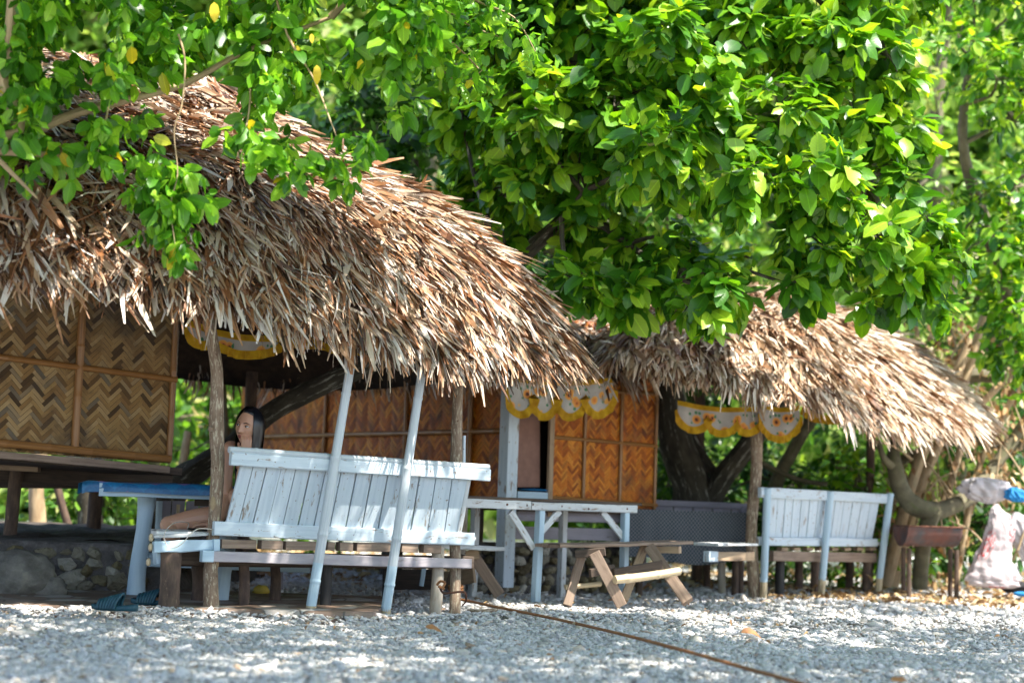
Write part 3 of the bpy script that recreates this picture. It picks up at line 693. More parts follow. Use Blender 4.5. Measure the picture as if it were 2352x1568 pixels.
# half bamboo laid over the top rail
mb = MB(); tube(mb, [h1(526, 1032, .205), h1(820, 1053, .205), h1(1122, 1073, .205)], .020, 12, 6, .03, nodes=.42); mb.build('bamboo_cap', M['bamboo_white'], bench, True)
# stile at the far end of the back
mb = MB(); beam(mb, h1(1078, 1088, .18), h1(1050, 1232, .05), .03, .035, up=U1); mb.build('end_stile', M['paint_worn'], bench)
mb = MB(); beam(mb, h1(1065, 1000, .0), h1(1063, 1085, .0), .035, .02, up=U1); mb.build('spare_batten', M['paint'], bench)
# propping poles
for (b0, t0, s) in (((712, 1403), (812, 800), 5), ((884, 1410), (976, 810), 9)):
    g = gnd(*b0); p = [h1(b0[0], b0[1]+4, .155)-Z*.0, h1(b0[0]+(t0[0]-b0[0])*.5, b0[1]+(t0[1]-b0[1])*.5, .245), h1(t0[0], t0[1], .27)]
    lo = p[0].lerp(p[1], .38)
    mb = MB(); tube(mb, [p[0].lerp(p[1], .04), lo], .031, 14, 6, .02, nodes=.40, seed=s); o = mb.build('bamboo_pole', M['bamboo_blue'], bench, True)
    mb = MB(); tube(mb, [lo, p[1], p[2]], [.0305, .029, .026], 14, 10, .02, nodes=.42, seed=s+1); mb.build('pole_upper', M['bamboo_white'], o, True)
    mb = MB(); tube(mb, [p[0]-Z*.07, p[0].lerp(p[1], .055)], .031, 14, 3, .03); mb.build('bare_foot', M['bamboo_old'], o, True)
# outer plank, stub blocks, inner beams
mb = MB(); beam(mb, h1(478, 1277, .075), h1(1080, 1294, .075), .035, .060, seg=8, rough=.003, ch=.004); mb.build('outer_plank', M['lavender'], bench)
mb = MB(); beam(mb, h1(462, 1276.5, .076)+U1*.0, h1(488, 1277, .076), .042, .064); mb.build('plank_end', M['paint_blue'], bench)
for (x0, x1, y) in ((505, 584, 1248), (596, 645, 1250), (652, 735, 1252), (748, 764, 1253), (776, 806, 1254), (815, 905, 1255), (918, 955, 1257), (968, 1008, 1259)):
    mb = MB(); beam(mb, h1(x0, y, .045), h1(x1, y+1.5, .045), .06, .052, ch=.003); mb.build('seat_block', M['weathered'], bench)
for off, y0, y1, x0, x1 in ((-.10, 1279, 1291, 372, 1085), (-.42, 1284, 1292, 372, 1060)):
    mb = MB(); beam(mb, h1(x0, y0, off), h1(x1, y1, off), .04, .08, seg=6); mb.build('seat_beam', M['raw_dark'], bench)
mb = MB()
zs = .458
for i in range(5):
    o_ = -.03-.098*i
    a = h1(352, 1235, o_); b = h1(1085, 1235, o_); a.z = zs; b.z = zs-.0
    beam(mb, a, b, .088, .022, up=Z, seg=6, rough=.004)
mb.build('seat', M['paint_worn'], bench)
mb = MB(); beam(mb, h1(352, 1256, .045), h1(502, 1250, .045), .035, .062, seg=5, rough=.006); beam(mb, h1(489, 1251, .066), h1(503, 1250.5, .066), .03, .07); mb.build('front_apron', M['paint_blue'], bench)
mb = MB(); beam(mb, h1(350, 1232, .03), h1(470, 1227, .03), .05, .018, seg=4, rough=.004); mb.build('seat_edge', M['paint_worn'], bench)
mb = MB(); beam(mb, h1(356, 1278, -.05), h1(372, 1278, -.05), .06, .085); mb.build('bracket', M['paint_blue'], bench)
for (x, y, o_) in ((347, 1234, .03), (346, 1256, .03), (341, 1290, -.05)):
    mb = MB(); p = h1(x, y, o_); blob(mb, p, .024, .55, 1, 1, 14, 8, .08); mb.build('stub_end', M['bamboo_old'], bench, True)
for (bx, by, tx, ty, off, r, m_) in ((384, 1410, 392, 1262, .0, .060, 'log_dark'), (559, 1398, 560, 1290, -.14, .033, 'log_dark'), (746, 1404, 748, 1290, -.06, .037, 'log_black'), (1000, 1398, 1006, 1255, .02, .040, 'log_pale'),
                                (630, 1378, 632, 1300, -.50, .034, 'log_dark'), (886, 1372, 888, 1300, -.50, .030, 'log_black'), (452, 1388, 455, 1300, -.5, .04, 'log_dark')):
    a = h1(bx, by, off); b = h1(tx, ty, off); mid = a.lerp(b, .5)+V3((.006, 0, 0))
    mb = MB(); tube(mb, [V3((a.x, a.y, -.08)), mid, b], [r*1.04, r*.96, r], 16, 5, .14, 6, seed=int(bx)); mb.build('leg', M[m_], bench, True)
# ------------------------------------------------------------------ cloth-covered table and the bench across it
tb = empty('long_table', at(325, 1362, 10.15), "white table under a blue patchwork cloth standing behind the log post", "table")
TZ = .735
def tpt(px, D, z=TZ): p = at(px, 1120, D); return V3((p.x, p.y, z))
a, b = tpt(228, 9.75), tpt(600, 10.05); dT = (b-a).normalized(); nT = V3((-dT.y, dT.x, 0))
mb = MB(); beam(mb, a+nT*.33-Z*.015, b+nT*.33-Z*.015+dT*.4, .66, .03, seg=3); mb.build('tabletop', M['paint_blue'], tb)
mb = MB(); beam(mb, a-Z*.055, b-Z*.055+dT*.3, .025, .052, seg=5, rough=.002); mb.build('apron', M['paint_blue'], tb)
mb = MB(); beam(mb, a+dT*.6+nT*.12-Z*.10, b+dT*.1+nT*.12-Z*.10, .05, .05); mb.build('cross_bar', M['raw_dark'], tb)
p = tpt(333, 10.05, 0); mb = MB(); tube(mb, [V3((p.x-.02, p.y, .0)), V3((p.x-.015, p.y, .2)), V3((p.x+.005, p.y, .45)), V3((p.x+.02, p.y, .70))], [.062, .052, .048, .062], 16, 5, .07, 5); mb.build('leg', M['paint_blue'], tb, True)
p = tpt(523, 9.85, 0); mb = MB(); tube(mb, [V3((p.x-.015, p.y, .0)), V3((p.x, p.y, .2)), V3((p.x+.02, p.y, .5)), V3((p.x+.02, p.y, .70))], [.055, .052, .06, .06], 16, 5, .08, 5); mb.build('leg', M['paint_blue'], tb, True)
mb = MB(); beam(mb, tpt(340, 10.1, .26), tpt(720, 10.4, .24), .03, .09); mb.build('stretcher', M['paint_blue'], tb)
# the cloth
mb = MB(); vs, fs, uv = [], [], []
Lc = (b-a).length+.5; rows = [(-.045, -.055), (-.042, -.03), (-.035, 0.0), (0, .010), (.35, .012), (.70, .010), (.73, -.06)]
nn_ = 50
for i in range(nn_+1):
    x = -.10+(Lc+.1)*i/nn_
    for j, (y, z) in enumerate(rows):
        zz = TZ+z+.004*math.sin(x*9+j)+(-.012 if i == 0 else 0); yy = y+.006*math.sin(x*14)*(1 if j < 3 else 0)
        yadd = .14*max(0, 1-(x+.10)/.16) if j < 3 else 0
        vs.append(a+dT*x+nT*(yy+yadd)+Z*(zz-TZ)); uv.append((x, y+z*1.0))
for i in range(nn_):
    for j in range(len(rows)-1): q = i*len(rows)+j; fs.append((q, q+1, q+len(rows)+1, q+len(rows)))
mb.add(vs, fs, uv); o = mb.build('tablecloth', M['patchwork'], None, True); tag(o, "blue and purple patchwork plastic cloth over the table behind the log post", "tablecloth")
fb = empty('plank_bench', at(430, 1350, 10.9), "pale blue plank bench across the clothed table, seen beneath its edge", "bench")
mb = MB(); aa, bb = at(362, 1190, 10.85), at(520, 1190, 11.1); 
for i in range(5):
    f0, f1 = i/5, (i+1)/5-.02; A = aa.lerp(bb, f0); B = aa.lerp(bb, f1); board(mb, A-Z*.12, B-Z*.12, B+Z*.12, A+Z*.12, .02, nT)
mb.build('backrest', M['slate_paint'], fb); mb = MB(); tube(mb, [at(366, 1150, 10.8), at(362, 1250, 10.8), at(360, 1345, 10.8)], .022, 10, 4, .08); mb.build('leg', M['paint_blue'], fb, True)
for q in ((410, 406, 10.82), (520, 518, 11.0)): mb = MB(); beam(mb, at(q[0], 1158, q[2]), at(q[1], 1235, q[2]), .02, .02, up=U1); mb.build('batten', M['bamboo_old'], fb)
mb = MB(); beam(mb, at(350, 1290, 10.9), at(720, 1300, 11.3), .3, .03); mb.build('seat', M['slate_paint'], fb)
mb = MB(); tube(mb, [at(640, 1300, 11.3), at(640, 1352, 11.3)], .03, 10, 3, .1); mb.build('leg', M['slate_paint'], fb, True)
# ------------------------------------------------------------------ low stone wall
sw = empty('stone_retaining_wall', V3((-3.0, 10.4, 0)), "low coral stone retaining wall with grey mortar under the raised hut", "wall")
mb = MB(); vs, fs, uv = [], [], []
nx, ny = 60, 12
y00 = 10.28
for i in range(nx+1):
    x = -5.2+(2.98)*i/nx
    for j in range(ny+1):
        z = .36*j/ny-.02; dd = .035*mnoise.noise(V3((x*6, z*8, 0)))+.02*mnoise.noise(V3((x*15, z*18, 4)))
        vs.append((x, y00+.02-dd+z*.05+.02*(x+3), z)); uv.append((x, z))
    for j in range(4):
        vs.append((x, y00+.12+.25*j, .345+.01*mnoise.noise(V3((x*5, j, 1)))+.004*j)); uv.append((x, j))
R_ = ny+5
for i in range(nx):
    for j in range(R_-1): q = i*R_+j; fs.append((q, q+R_, q+R_+1, q+1))
fs.append(tuple((nx*R_)+k for k in range(R_))); mb.add(vs, fs, uv); mb.build('mortar_core', M['mortar'], sw, True)
C = []; Sz = []
r_ = random.Random(4)
for row, z in enumerate((.05, .10, .16, .21, .265)):
    x = -5.1+.03*row
    while x < -2.32:
        s = r_.uniform(.045, .085); C.append((x, y00+.02+.02*(x+3)+r_.uniform(-.008, .012), z+r_.uniform(-.015, .015))); Sz.append(s); x += s*r_.uniform(1.5, 2.5)
V, Fc = rocks(np.array(C)+np.array([0, .018, 0]), np.array(Sz), 1.6, .35, .30); bigmesh('coral_stones', V, Fc, M['wallstone'], sw, smooth=False)
# raised earth behind it
V = []; nxx, nyy = 50, 26
for j in range(nyy+1):
    for i in range(nxx+1):
        x = -9+6.9*i/nxx; y = 10.6+4.2*j/nyy; e_ = min(1, max(0, (-2.1-x)/.25)); 
        z = (.345+.05*mnoise.noise(V3((x*1.7, y*1.7, 0)))+.04*mnoise.noise(V3((x*6, y*6, 0)))+.03*min(1, (y-10.6)))*e_-.05*(1-e_)
        if y > 14.4: z *= .3
        V.append((x, y, z))
V = np.array(V); i, j = np.meshgrid(np.arange(nxx), np.arange(nyy)); a_ = (j*(nxx+1)+i).ravel(); o = bigmesh('earth_bank', V, np.stack([a_, a_+1, a_+nxx+2, a_+nxx+1], 1), M['soil'], smooth=True); tag(o, kind='structure')
mb = MB(); p = at(40, 1325, 9.85); blob(mb, V3((p.x, p.y, .13)), .23, 1.05, .8, .75, 30, 22, .14, 2.2, 3); blob(mb, V3((p.x+.22, p.y-.03, .06)), .10, 1.1, .8, .9, 20, 14, .2, 3, 8)
o = mb.build('boulder', M['boulder'], None, True); tag(o, "dark rounded boulder in the shade at the left edge below the hut", "boulder")
# ------------------------------------------------------------------ MIDDLE COTTAGE
K0 = at(1162, 1165, 12.3); K0.z = .0
dl, dr = V3((-.64, .77, 0)).normalized(), V3((.77, .64, 0)).normalized()
ct = empty('woven_cottage', V3((K0.x, K0.y, 0)), "cottage with varnished red brown woven walls and a white corner post behind the benches", "cottage")
def hl(px, py, o=0): return hit(px, py, K0+V3((-dl.y, dl.x, 0))*-o*-1, dl)
NL = V3((-dl.y, dl.x, 0));  NL = NL if NL.y < 0 else -NL
NR = V3((dr.y, -dr.x, 0))
fz = .68
weave('woven_wall', M['weave_red'], ct, K0+Z*fz+dl*.06, dl, Z, 4.1, 1.65, .032, 4, NL)
p1 = hit(1266, 1100, K0, dr); k1 = (p1-K0).dot(dr); p2 = hit(1506, 1100, K0, dr); k2 = (p2-K0).dot(dr)
weave('woven_wall', M['weave_red'], ct, K0+Z*(fz-.02)+dr*k1, dr, Z, k2-k1, 1.55, .021, 4, NR)
mb = MB(); board(mb, K0+Z*fz+dl*.05-NL*.02, K0+Z*fz+dl*4.1-NL*.02, K0+Z*2.3+dl*4.1-NL*.02, K0+Z*2.3+dl*.05-NL*.02, .02, -NL)
board(mb, K0+Z*fz+dr*k1-NR*.02, K0+Z*fz+dr*k2-NR*.02, K0+Z*2.0+dr*k2-NR*.02, K0+Z*2.0+dr*k1-NR*.02, .02, -NR); mb.build('wall_backing', M['raw_dark'], ct)
def crail(pts, r, mat='bamboo', nm='bamboo_rail'):
    mb = MB(); tube(mb, pts, r, 10, 6, .04, nodes=.35); mb.build(nm, M[mat], ct, True)
crail([K0+NL*.02+dl*.0+Z*1.26, K0+NL*.02+dl*4.1+Z*1.25], .022)
for k in (1.35, 2.6, 3.9): crail([K0+NL*.02+dl*k+Z*fz, K0+NL*.02+dl*k+Z*2.3], .018)
kk = (hit(1085, 1000, K0, dl)-K0).dot(dl); crail([K0+NL*.025+dl*kk+Z*fz, K0+NL*.025+dl*kk+Z*2.0], .022)
for y0, y1 in ((1003, 1024), (1142, 1160), (890, 905)):
    crail([hit(1266, y0, K0+NR*.015, dr), hit(1508, y1, K0+NR*.015, dr)], .016)
for px in (1340, 1424, 1504): a = hit(px, 1100, K0+NR*.012, dr); crail([V3((a.x, a.y, fz-.02)), V3((a.x, a.y, 2.0))], .017)
mb = MB(); a = hit(1166, 1100, K0+NR*.05, dr); beam(mb, V3((a.x, a.y, .05)), V3((a.x, a.y, 1.95)), .11, .11, up=dr, seg=6); mb.build('corner_post', M['paint'], ct)
mb = MB(); a = hit(1263, 1100, K0+NR*.03, dr); beam(mb, V3((a.x, a.y, fz-.08)), V3((a.x, a.y, 1.95)), .03, .05, up=dr); mb.build('door_frame', M['raw'], ct)
mb = MB(); A = [hit(px, py, K0-NR*.05, dr) for px, py in ((1189, 1118), (1240, 1118), (1240, 850), (1189, 850))]; board(mb, *A, .015, -NR); mb.build('door_curtain', M['pink_curtain'], ct)
mb = MB(); A = [hit(px, py, K0-NR*.25, dr) for px, py in ((1150, 1135), (1285, 1135), (1285, 850), (1150, 850))]; board(mb, *A, .02, -NR); mb.build('door_shade_board', M['black'], ct)  # black board stands in for the unlit room behind the curtain
mb = MB(); beam(mb, hit(1186, 1136, K0+NR*.02, dr), hit(1262, 1138, K0+NR*.02, dr), .04, .055); mb.build('door_sill', M['paint_blue'], ct)
mb = MB(); blob(mb, hit(1225, 1124, K0+NR*.01, dr), .03, 3.9, 1, .28, 14, 8, .3, 5); mb.build('blue_mat', M['blue_plastic'], ct, True)
# plinth boards and stone base
for (y0, y1, hh) in ((1183, 1190, .085), (1222, 1230, .10)):
    mb = MB(); beam(mb, hit(1166, y0, K0+NR*.02, dr), hit(1500, y1, K0+NR*.02, dr), .03, hh, seg=5); mb.build('plinth_board', M['slate_paint'], ct)
mb = MB(); vs, fs, uv = [], [], []; nx, ny = 60, 10
for i in range(nx+1):
    s_ = -.25+1.7*i/nx
    for j in range(ny+1):
        z = .42*j/ny-.03; dd = .05*mnoise.noise(V3((s_*5, z*7, 9)))+.03*mnoise.noise(V3((s_*13, z*15, 4)))
        p = K0+dr*s_-NR*.1+NR*(dd-z*.15+.05); vs.append((p.x, p.y, z)); uv.append((s_, z))
for i in range(nx):
    for j in range(ny): q = i*(ny+1)+j; fs.append((q, q+ny+1, q+ny+2, q+1))
mb.add(vs, fs, uv); mb.build('stone_base', M['mortar'], ct, True)
C, Sz = [], []
for row, z in enumerate((.03, .10, .17, .25, .32)):
    s_ = -.2
    while s_ < 1.4: q = r_.uniform(.035, .07); p = K0+dr*s_-NR*.03+NR*r_.uniform(-.01, .02)-NR*z*.12; C.append((p.x, p.y, z)); Sz.append(q); s_ += q*r_.uniform(1.7, 2.6)
V, Fc = rocks(np.array(C), np.array(Sz), 1.4, .5, .22); bigmesh('base_stones', V, Fc, M['wallstone'], ct, smooth=True)
for s_, m_ in ((-.35, 'log_dark'), (-.85, 'log_dark')):
    p = K0-dr*0+dl*(-s_)*1.0+NL*.0; mb = MB(); tube(mb, [p-Z*.05, p+Z*.35, p+Z*.72], .05, 12, 4, .12); mb.build('stilt', M[m_], ct, True)
p = K0+NL*.12-dr*.25+dl*.1; mb = MB(); tube(mb, [p-Z*.05, p+Z*.35, p+Z*.70], .055, 12, 4, .1); mb.build('stilt', M['log_pale'], ct, True)
mb = MB(); beam(mb, K0+dl*-.1+Z*.66-NL*.9, K0+dl*4.1+Z*.66-NL*.9, 1.7, .05); mb.build('floor_deck', M['raw_dark'], ct)
# its roof, mostly behind the first hut's
def cv(a, b, z): p = K0+dl*a+dr*b; return V3((p.x, p.y, z))
Ra, Rb = at(1320, 700, 13.9), at(1120, 690, 15.2)
pairs = [(cv(4.6, -.45, 1.98), Rb), (cv(3.0, -.5, 1.98), Rb), (cv(1.5, -.5, 1.96), (Ra+Rb)/2), (cv(.2, -.5, 1.9), Ra), (cv(-.35, -.35, 1.84), Ra), (cv(-.5, .2, 1.80), Ra), (cv(-.35, .75, 1.82), Ra), (cv(.05, 1.3, 1.86), Ra), (cv(.8, 1.6, 1.86), Ra), (cv(2, 2.3, 1.6), Rb), (cv(4.5, 2.0, 1.6), Rb)]
roof(ct, pairs, .12, 1.3, 12, 9000, M['thatch'], .95, 1.1, seed=5)
# ------------------------------------------------------------------ FAR PAVILION
pv = empty('thatched_pavilion', at(1880, 1360, 13.2), "open far pavilion with thatch tinted sunlit gold carried on crooked log posts", "pavilion")
Pa, Pb = at(1625, 655, 13.7), at(1790, 655, 14.2)
def E_(px, py, D): return at(px, py, D)
pairs = [(E_(1560, 850, 15.4), Pa), (E_(1430, 800, 14.0), Pa), (E_(1392, 795, 12.6), Pa), (E_(1415, 805, 11.9), Pa), (E_(1560, 835, 12.0), Pa), (E_(1740, 868, 12.1), Pa.lerp(Pb, .5)), (E_(1880, 900, 12.3), Pb), (E_(1990, 950, 12.7), Pb), (E_(2110, 960, 13.1), Pb), (E_(2205, 950, 13.7), Pb), (E_(2245, 935, 14.5), Pb), (E_(2190, 915, 15.4), Pb), (E_(2000, 900, 15.9), Pb), (E_(1750, 880, 15.9), Pa)]
roof(pv, pairs, .16, 1.2, 18, 26000, M['thatch_gold_sunlit'], 1.05, 1.15, seed=8)
G3, G4 = gnd(1752, 1370), gnd(2018, 1360); U2 = (G4-G3).normalized(); N2 = V3((U2.y, -U2.x, 0)); B2 = -N2
def h3(px, py, off): return hit(px, py, G3+N2*off, U2)
PP = G3+B2*.02-U2*.09
post(pv, [hit(1735, 1375, PP, U2)-Z*.04, hit(1728, 1280, PP, U2), hit(1726, 1200, PP, U2), hit(1736, 1090, PP, U2), hit(1737, 1000, PP, U2), hit(1724, 930, PP, U2), hit(1722, 880, PP, U2)], [.052, .050, .045, .048, .050, .045, .045], 'log')
post(pv, [h3(1996, 1360, -.35), h3(1998, 1180, -.35), h3(2000, 1000, -.35), h3(2000, 930, -.35)], [.042, .04, .042, .04], 'log_dark')
bp = at(1600, 1300, 15); post(pv, [V3((bp.x, bp.y, -.05)), V3((bp.x, bp.y, 1.8))], .05, 'log_dark')
b2 = empty('slatted_bench', gnd(1880, 1362)+B2*.2, "pale blue slatted bench between the far pavilion's crooked log post and dark post", "bench")
cfg = dict(ob=.03, ot=.10, top=(1745, 1118, 2046, 1134), top_h=24, top_h1=22, bot=(1740, 1232, 2012, 1236), bot_h=20, bot_h1=19, n=13, slats=(1772, 2022, 1766, 2003), mat='paint')
slat_bench(b2, G3, U2, cfg)
for (b0, t0, s) in (((1753, 1370), (1763, 1120), 5), ((1886, 1362), (1907, 1128), 9), ((2016, 1358), (2045, 1132), 9)):
    pb, pt_ = h3(*b0, .06), h3(*t0, .14)
    mb = MB(); tube(mb, [pb.lerp(pt_, .13), pb.lerp(pt_, .5), pt_], [.031, .031, .034], 14, 5, .04); o = mb.build('back_pole', M['paint_blue'], b2, True)
    mb = MB(); tube(mb, [pb-Z*.05, pb.lerp(pt_, .14)], .031, 14, 3, .04); mb.build('bare_foot', M['bamboo_old'], o, True)
mb = MB(); beam(mb, h3(1772, 1276, .0), h3(2010, 1280, .0), .04, .085); mb.build('outer_plank', M['weathered'], b2)
for px in range(1790, 2000, 29): mb = MB(); beam(mb, h3(px, 1260, -.02), h3(px+14, 1260, -.02), .05, .03); mb.build('seat_block', M['raw'], b2)
mb = MB()
for i in range(4):
    a, b = h3(1772, 1250, -.04-.11*i), h3(2010, 1255, -.04-.11*i); a.z = b.z = .44; beam(mb, a, b, .10, .02)
mb.build('seat', M['paint_worn'], b2)
for (px, off, m_) in ((1790, -.1, 'log_black'), (1834, -.42, 'log_dark'), (1871, -.05, 'log_dark'), (1990, -.05, 'log_dark'), (1950, -.42, 'log_dark')):
    a, b = h3(px, 1360, off), h3(px+2, 1285, off); mb = MB(); tube(mb, [V3((a.x, a.y, -.06)), b], [.040, .040], 12, 5, .12); mb.build('leg', M[m_], b2, True)
b3 = empty('side_bench', gnd(1660, 1360), "short bench with a whitewashed seat left of the far pavilion's crooked log post", "bench")
mb = MB(); beam(mb, at(1636, 1250, 12.0), at(1728, 1250, 12.5), .10, .022, seg=5, rough=.005); beam(mb, at(1636, 1250, 12.0)+B2*.12, at(1728, 1250, 12.5)+B2*.12, .10, .022); mb.build('seat', M['paint_worn'], b3)
mb = MB(); beam(mb, at(1640, 1277, 12.1), at(1728, 1277, 12.5), .04, .07); mb.build('seat_beam', M['raw'], b3)
mb = MB(); beam(mb, at(1622, 1277, 12.0), at(1643, 1277, 12.1), .05, .08); mb.build('beam_end', M['paint'], b3)
for px in (1659, 1700): p = gnd(px, 1362); mb = MB(); tube(mb, [p-Z*.05, V3((p.x-.01, p.y, .2)), V3((p.x-.02, p.y, .40))], .032, 12, 4, .1); mb.build('leg', M['log_pale' if px == 1659 else 'log_dark'], b3, True)
# ------------------------------------------------------------------ white table in the gap
wt = empty('plank_table', gnd(1225, 1392), "weathered white table with braced legs and rust stains in the gap between huts", "table")
g = gnd(1225, 1390); dW = V3((.77, .64, 0)).normalized(); nW = V3((dW.y, -dW.x, 0)); bW = -nW
def hw(px, py, off=0): return hit(px, py, g+nW*off, dW)
mb = MB(); beam(mb, hw(1020, 1153), hw(1216, 1160), .035, .060, seg=6, rough=.003); beam(mb, hw(1218, 1161), hw(1460, 1169), .035, .056, seg=6, rough=.003); mb.build('apron', M['paint_worn'], wt)
mb = MB()
for i in range(5): o_ = -.05-.145*i; a, b = hw(1020, 1143, o_), hw(1460, 1158, o_); a.z = .728; b.z = .722; beam(mb, a, b, .135, .018, rough=.003)
mb.build('tabletop', M['raw_dark'], wt)
mb = MB(); beam(mb, hw(1020, 1153, -.70), hw(1460, 1165, -.70), .035, .06); mb.build('apron', M['paint_worn'], wt)
for (bx, by, tx, off, m_) in ((1229, 1392, 1241, -.02, 'paint_blue'), (1432, 1352, 1436, -.02, 'paint_blue')):
    mb = MB(); b = hw(tx, 1172, off); a = hw(bx, by, off); a.z = -.03; beam(mb, a, b, .055, .05, up=dW, seg=5, rough=.003); mb.build('leg', M[m_], wt)
for k in (0, .86):
    p = g+dW*k+bW*.68; mb = MB(); beam(mb, V3((p.x, p.y, -.03)), V3((p.x, p.y, .70)), .055, .05, up=dW, seg=5); mb.build('leg', M['paint_worn'], wt)
for (x0, y0, x1, y1, o_) in ((1225, 1258, 1172, 1174, .0), (1238, 1225, 1285, 1172, .0), (1432, 1235, 1382, 1174, .0)):
    mb = MB(); beam(mb, hw(x0, y0, o_-.03), hw(x1, y1, o_-.03), .05, .022, up=nW); mb.build('brace', M['paint_worn'], wt)
for (px, py) in ((1165, 1158), (1210, 1160), (1224, 1158), (1290, 1162), (1352, 1168), (1440, 1168)): mb = MB(); blob(mb, hw(px, py, .019), .008, 1, .2, 1, 10, 6); mb.build('nail_stain', M['rust'], wt, True)
# ------------------------------------------------------------------ trestle benches of grey lumber
tr = empty('trestle_bench', gnd(1430, 1388), "bare lumber trestle bench with splayed legs and bamboo stretchers on the gravel", "bench")
mb = MB(); a, b = at(1278, 1254, 10.75), at(1585, 1246, 11.6); dS = (b-a).normalized(); nS = V3((dS.y, -dS.x, 0)).normalized()
for i in range(2): beam(mb, a-nS*(.03+.13*i), b-nS*(.03+.13*i), .125, .022, seg=8, rough=.006)
mb.build('seat', M['weathered'], tr)
def bl(x0, y0, D0, x1, y1, D1, w, h_, nm, mt, par, up=Z):
    mb = MB(); beam(mb, at(x0, y0, D0), at(x1, y1, D1), w, h_, up=up, seg=4, rough=.003); mb.build(nm, M[mt], par)
bl(1322, 1272, 10.75, 1390, 1266, 10.72, .05, .055, 'cross_piece', 'raw_dark', tr)
bl(1500, 1262, 11.45, 1562, 1262, 11.35, .05, .05, 'cross_piece', 'raw', tr)
yy = V3((0, 1, 0))
bl(1338, 1270, 10.85, 1303, 1390, 10.75, .06, .05, 'leg', 'weathered', tr, yy)
bl(1365, 1268, 10.7, 1428, 1390, 10.72, .075, .05, 'leg', 'weathered', tr, yy)
bl(1480, 1256, 11.4, 1432, 1378, 11.1, .06, .05, 'leg', 'raw', tr, yy)
bl(1492, 1256, 11.3, 1580, 1382, 11.0, .08, .045, 'leg', 'weathered', tr, yy)
bl(1355, 1316, 10.9, 1410, 1304, 11.0, .03, .055, 'stretcher', 'raw_dark', tr)
bl(1410, 1318, 10.95, 1520, 1298, 11.1, .03, .075, 'stretcher', 'raw_dark', tr)
mb = MB(); tube(mb, [at(1412, 1331, 10.66), at(1490, 1322, 10.8), at(1560, 1311, 10.93)], .029, 12, 5, .08, nodes=.25); mb.build('bamboo_stretcher', M['bamboo_old'], tr, True)
mb = MB(); tube(mb, [at(1298, 1348, 10.95), at(1380, 1340, 11.05)], .018, 12, 3, .08); mb.build('bamboo_stretcher', M['bamboo_old'], tr, True)
t2 = empty('trestle_bench', gnd(1110, 1365), "whitewashed trestle bench half hidden behind the slatted bench's right end", "bench")
mb = MB(); beam(mb, at(960, 1252, 10.75), at(1134, 1258, 11.2), .24, .03, seg=6, rough=.005); mb.build('seat', M['paint_worn'], t2)
bl(1070, 1275, 11.1, 1100, 1272, 11.1, .05, .06, 'cross_piece', 'raw', t2)
bl(1078, 1262, 11.15, 1148, 1366, 11.15, .08, .045, 'leg', 'weathered', t2, yy)
bl(1060, 1275, 11.3, 1030, 1350, 11.4, .07, .045, 'leg', 'raw_dark', t2, yy)
bl(1000, 1335, 11.6, 1090, 1320, 11.4, .03, .11, 'stretcher', 'raw', t2)
bl(900, 1330, 11.9, 1010, 1330, 11.6, .03, .15, 'stretcher', 'raw_dark', t2)
bl(975, 1300, 11.3, 968, 1345, 11.3, .03, .03, 'leg', 'paint_blue', t2, yy)
# ------------------------------------------------------------------ gingham table and violet bench in the far gap
gt = empty('dining_table', gnd(1580, 1345), "table hidden under a dark gingham cloth left of the crooked log post", "table")
a, b = at(1450, 1186, 12.9), at(1725, 1188, 13.3); dG = (b-a).normalized(); bG = V3((-dG.y, dG.x, 0))
a.z = b.z = .66
mb = MB(); beam(mb, a+bG*.3, b+bG*.3, .6, .03); mb.build('tabletop', M['raw_dark'], gt)
for k in (.1, .9):
    for o_ in (.05, .55): p = a.lerp(b, k)+bG*o_; mb = MB(); tube(mb, [V3((p.x, p.y, -.05)), V3((p.x, p.y, .65))], .03, 10, 3, .1); mb.build('leg', M['log_dark'], gt, True)
def drape(nm, mat, a, b, zt, zb, nrm, label, cat, amp=.015, back=.0):
    mb = MB(); nx, ny = 90, 14; vs, fs, uv = [], [], []; L = (b-a).length
    for i in range(nx+1):
        f = i/nx; p = a.lerp(b, f)
        for j in range(ny+1):
            g_ = j/ny; zz = zt+(zb+.03*math.sin(f*7+1)-zt)*g_; o_ = amp*g_*(math.sin(f*L*18)+.5*math.sin(f*L*41+2))
            q = p+nrm*(.02+o_+back*g_); vs.append(V3((q.x, q.y, zz))); uv.append((f*L, g_*(zt-zb)))
    for i in range(nx):
        for j in range(ny): q = i*(ny+1)+j; fs.append((q, q+1, q+ny+2, q+ny+1))
    t0 = [a-nrm*.02, b-nrm*.02, b-nrm*.6, a-nrm*.6]
    vs += [V3((q.x, q.y, zt+.004)) for q in t0]; uv += [(0, 0), (L, 0), (L, .6), (0, .6)]; n_ = len(vs); fs.append((n_-4, n_-3, n_-2, n_-1))
    mb.add(vs, fs, uv); o = mb.build(nm, mat, None, True); tag(o, label, cat); return o
drape('tablecloth', M['gingham'], a-dG*.03, b+dG*.03, .685, .27, -bG, "dark green and grey gingham cloth draped low over the far table", "tablecloth")
lb = empty('plank_bench', gnd(1580, 1335), "grey violet plank bench back behind the gingham covered table", "bench")
mb = MB(); a2, b2_ = at(1458, 1165, 13.7), at(1725, 1165, 14.1)
for i in range(6):
    A, B = a2.lerp(b2_, i/6), a2.lerp(b2_, (i+1)/6-.012); A.z = B.z = .52; board(mb, A, B, B+Z*.20, A+Z*.20, .02, bG)
mb.build('backrest', M['slate_paint'], lb)
mb = MB(); A, B = V3(a2), V3(b2_); A.z = .745; B.z = .74; beam(mb, A, B, .04, .055); mb.build('top_rail', M['slate_paint'], lb)
mb = MB(); A.z = B.z = .42; beam(mb, A+bG*.15, B+bG*.15, .3, .03); mb.build('seat', M['slate_paint'], lb)
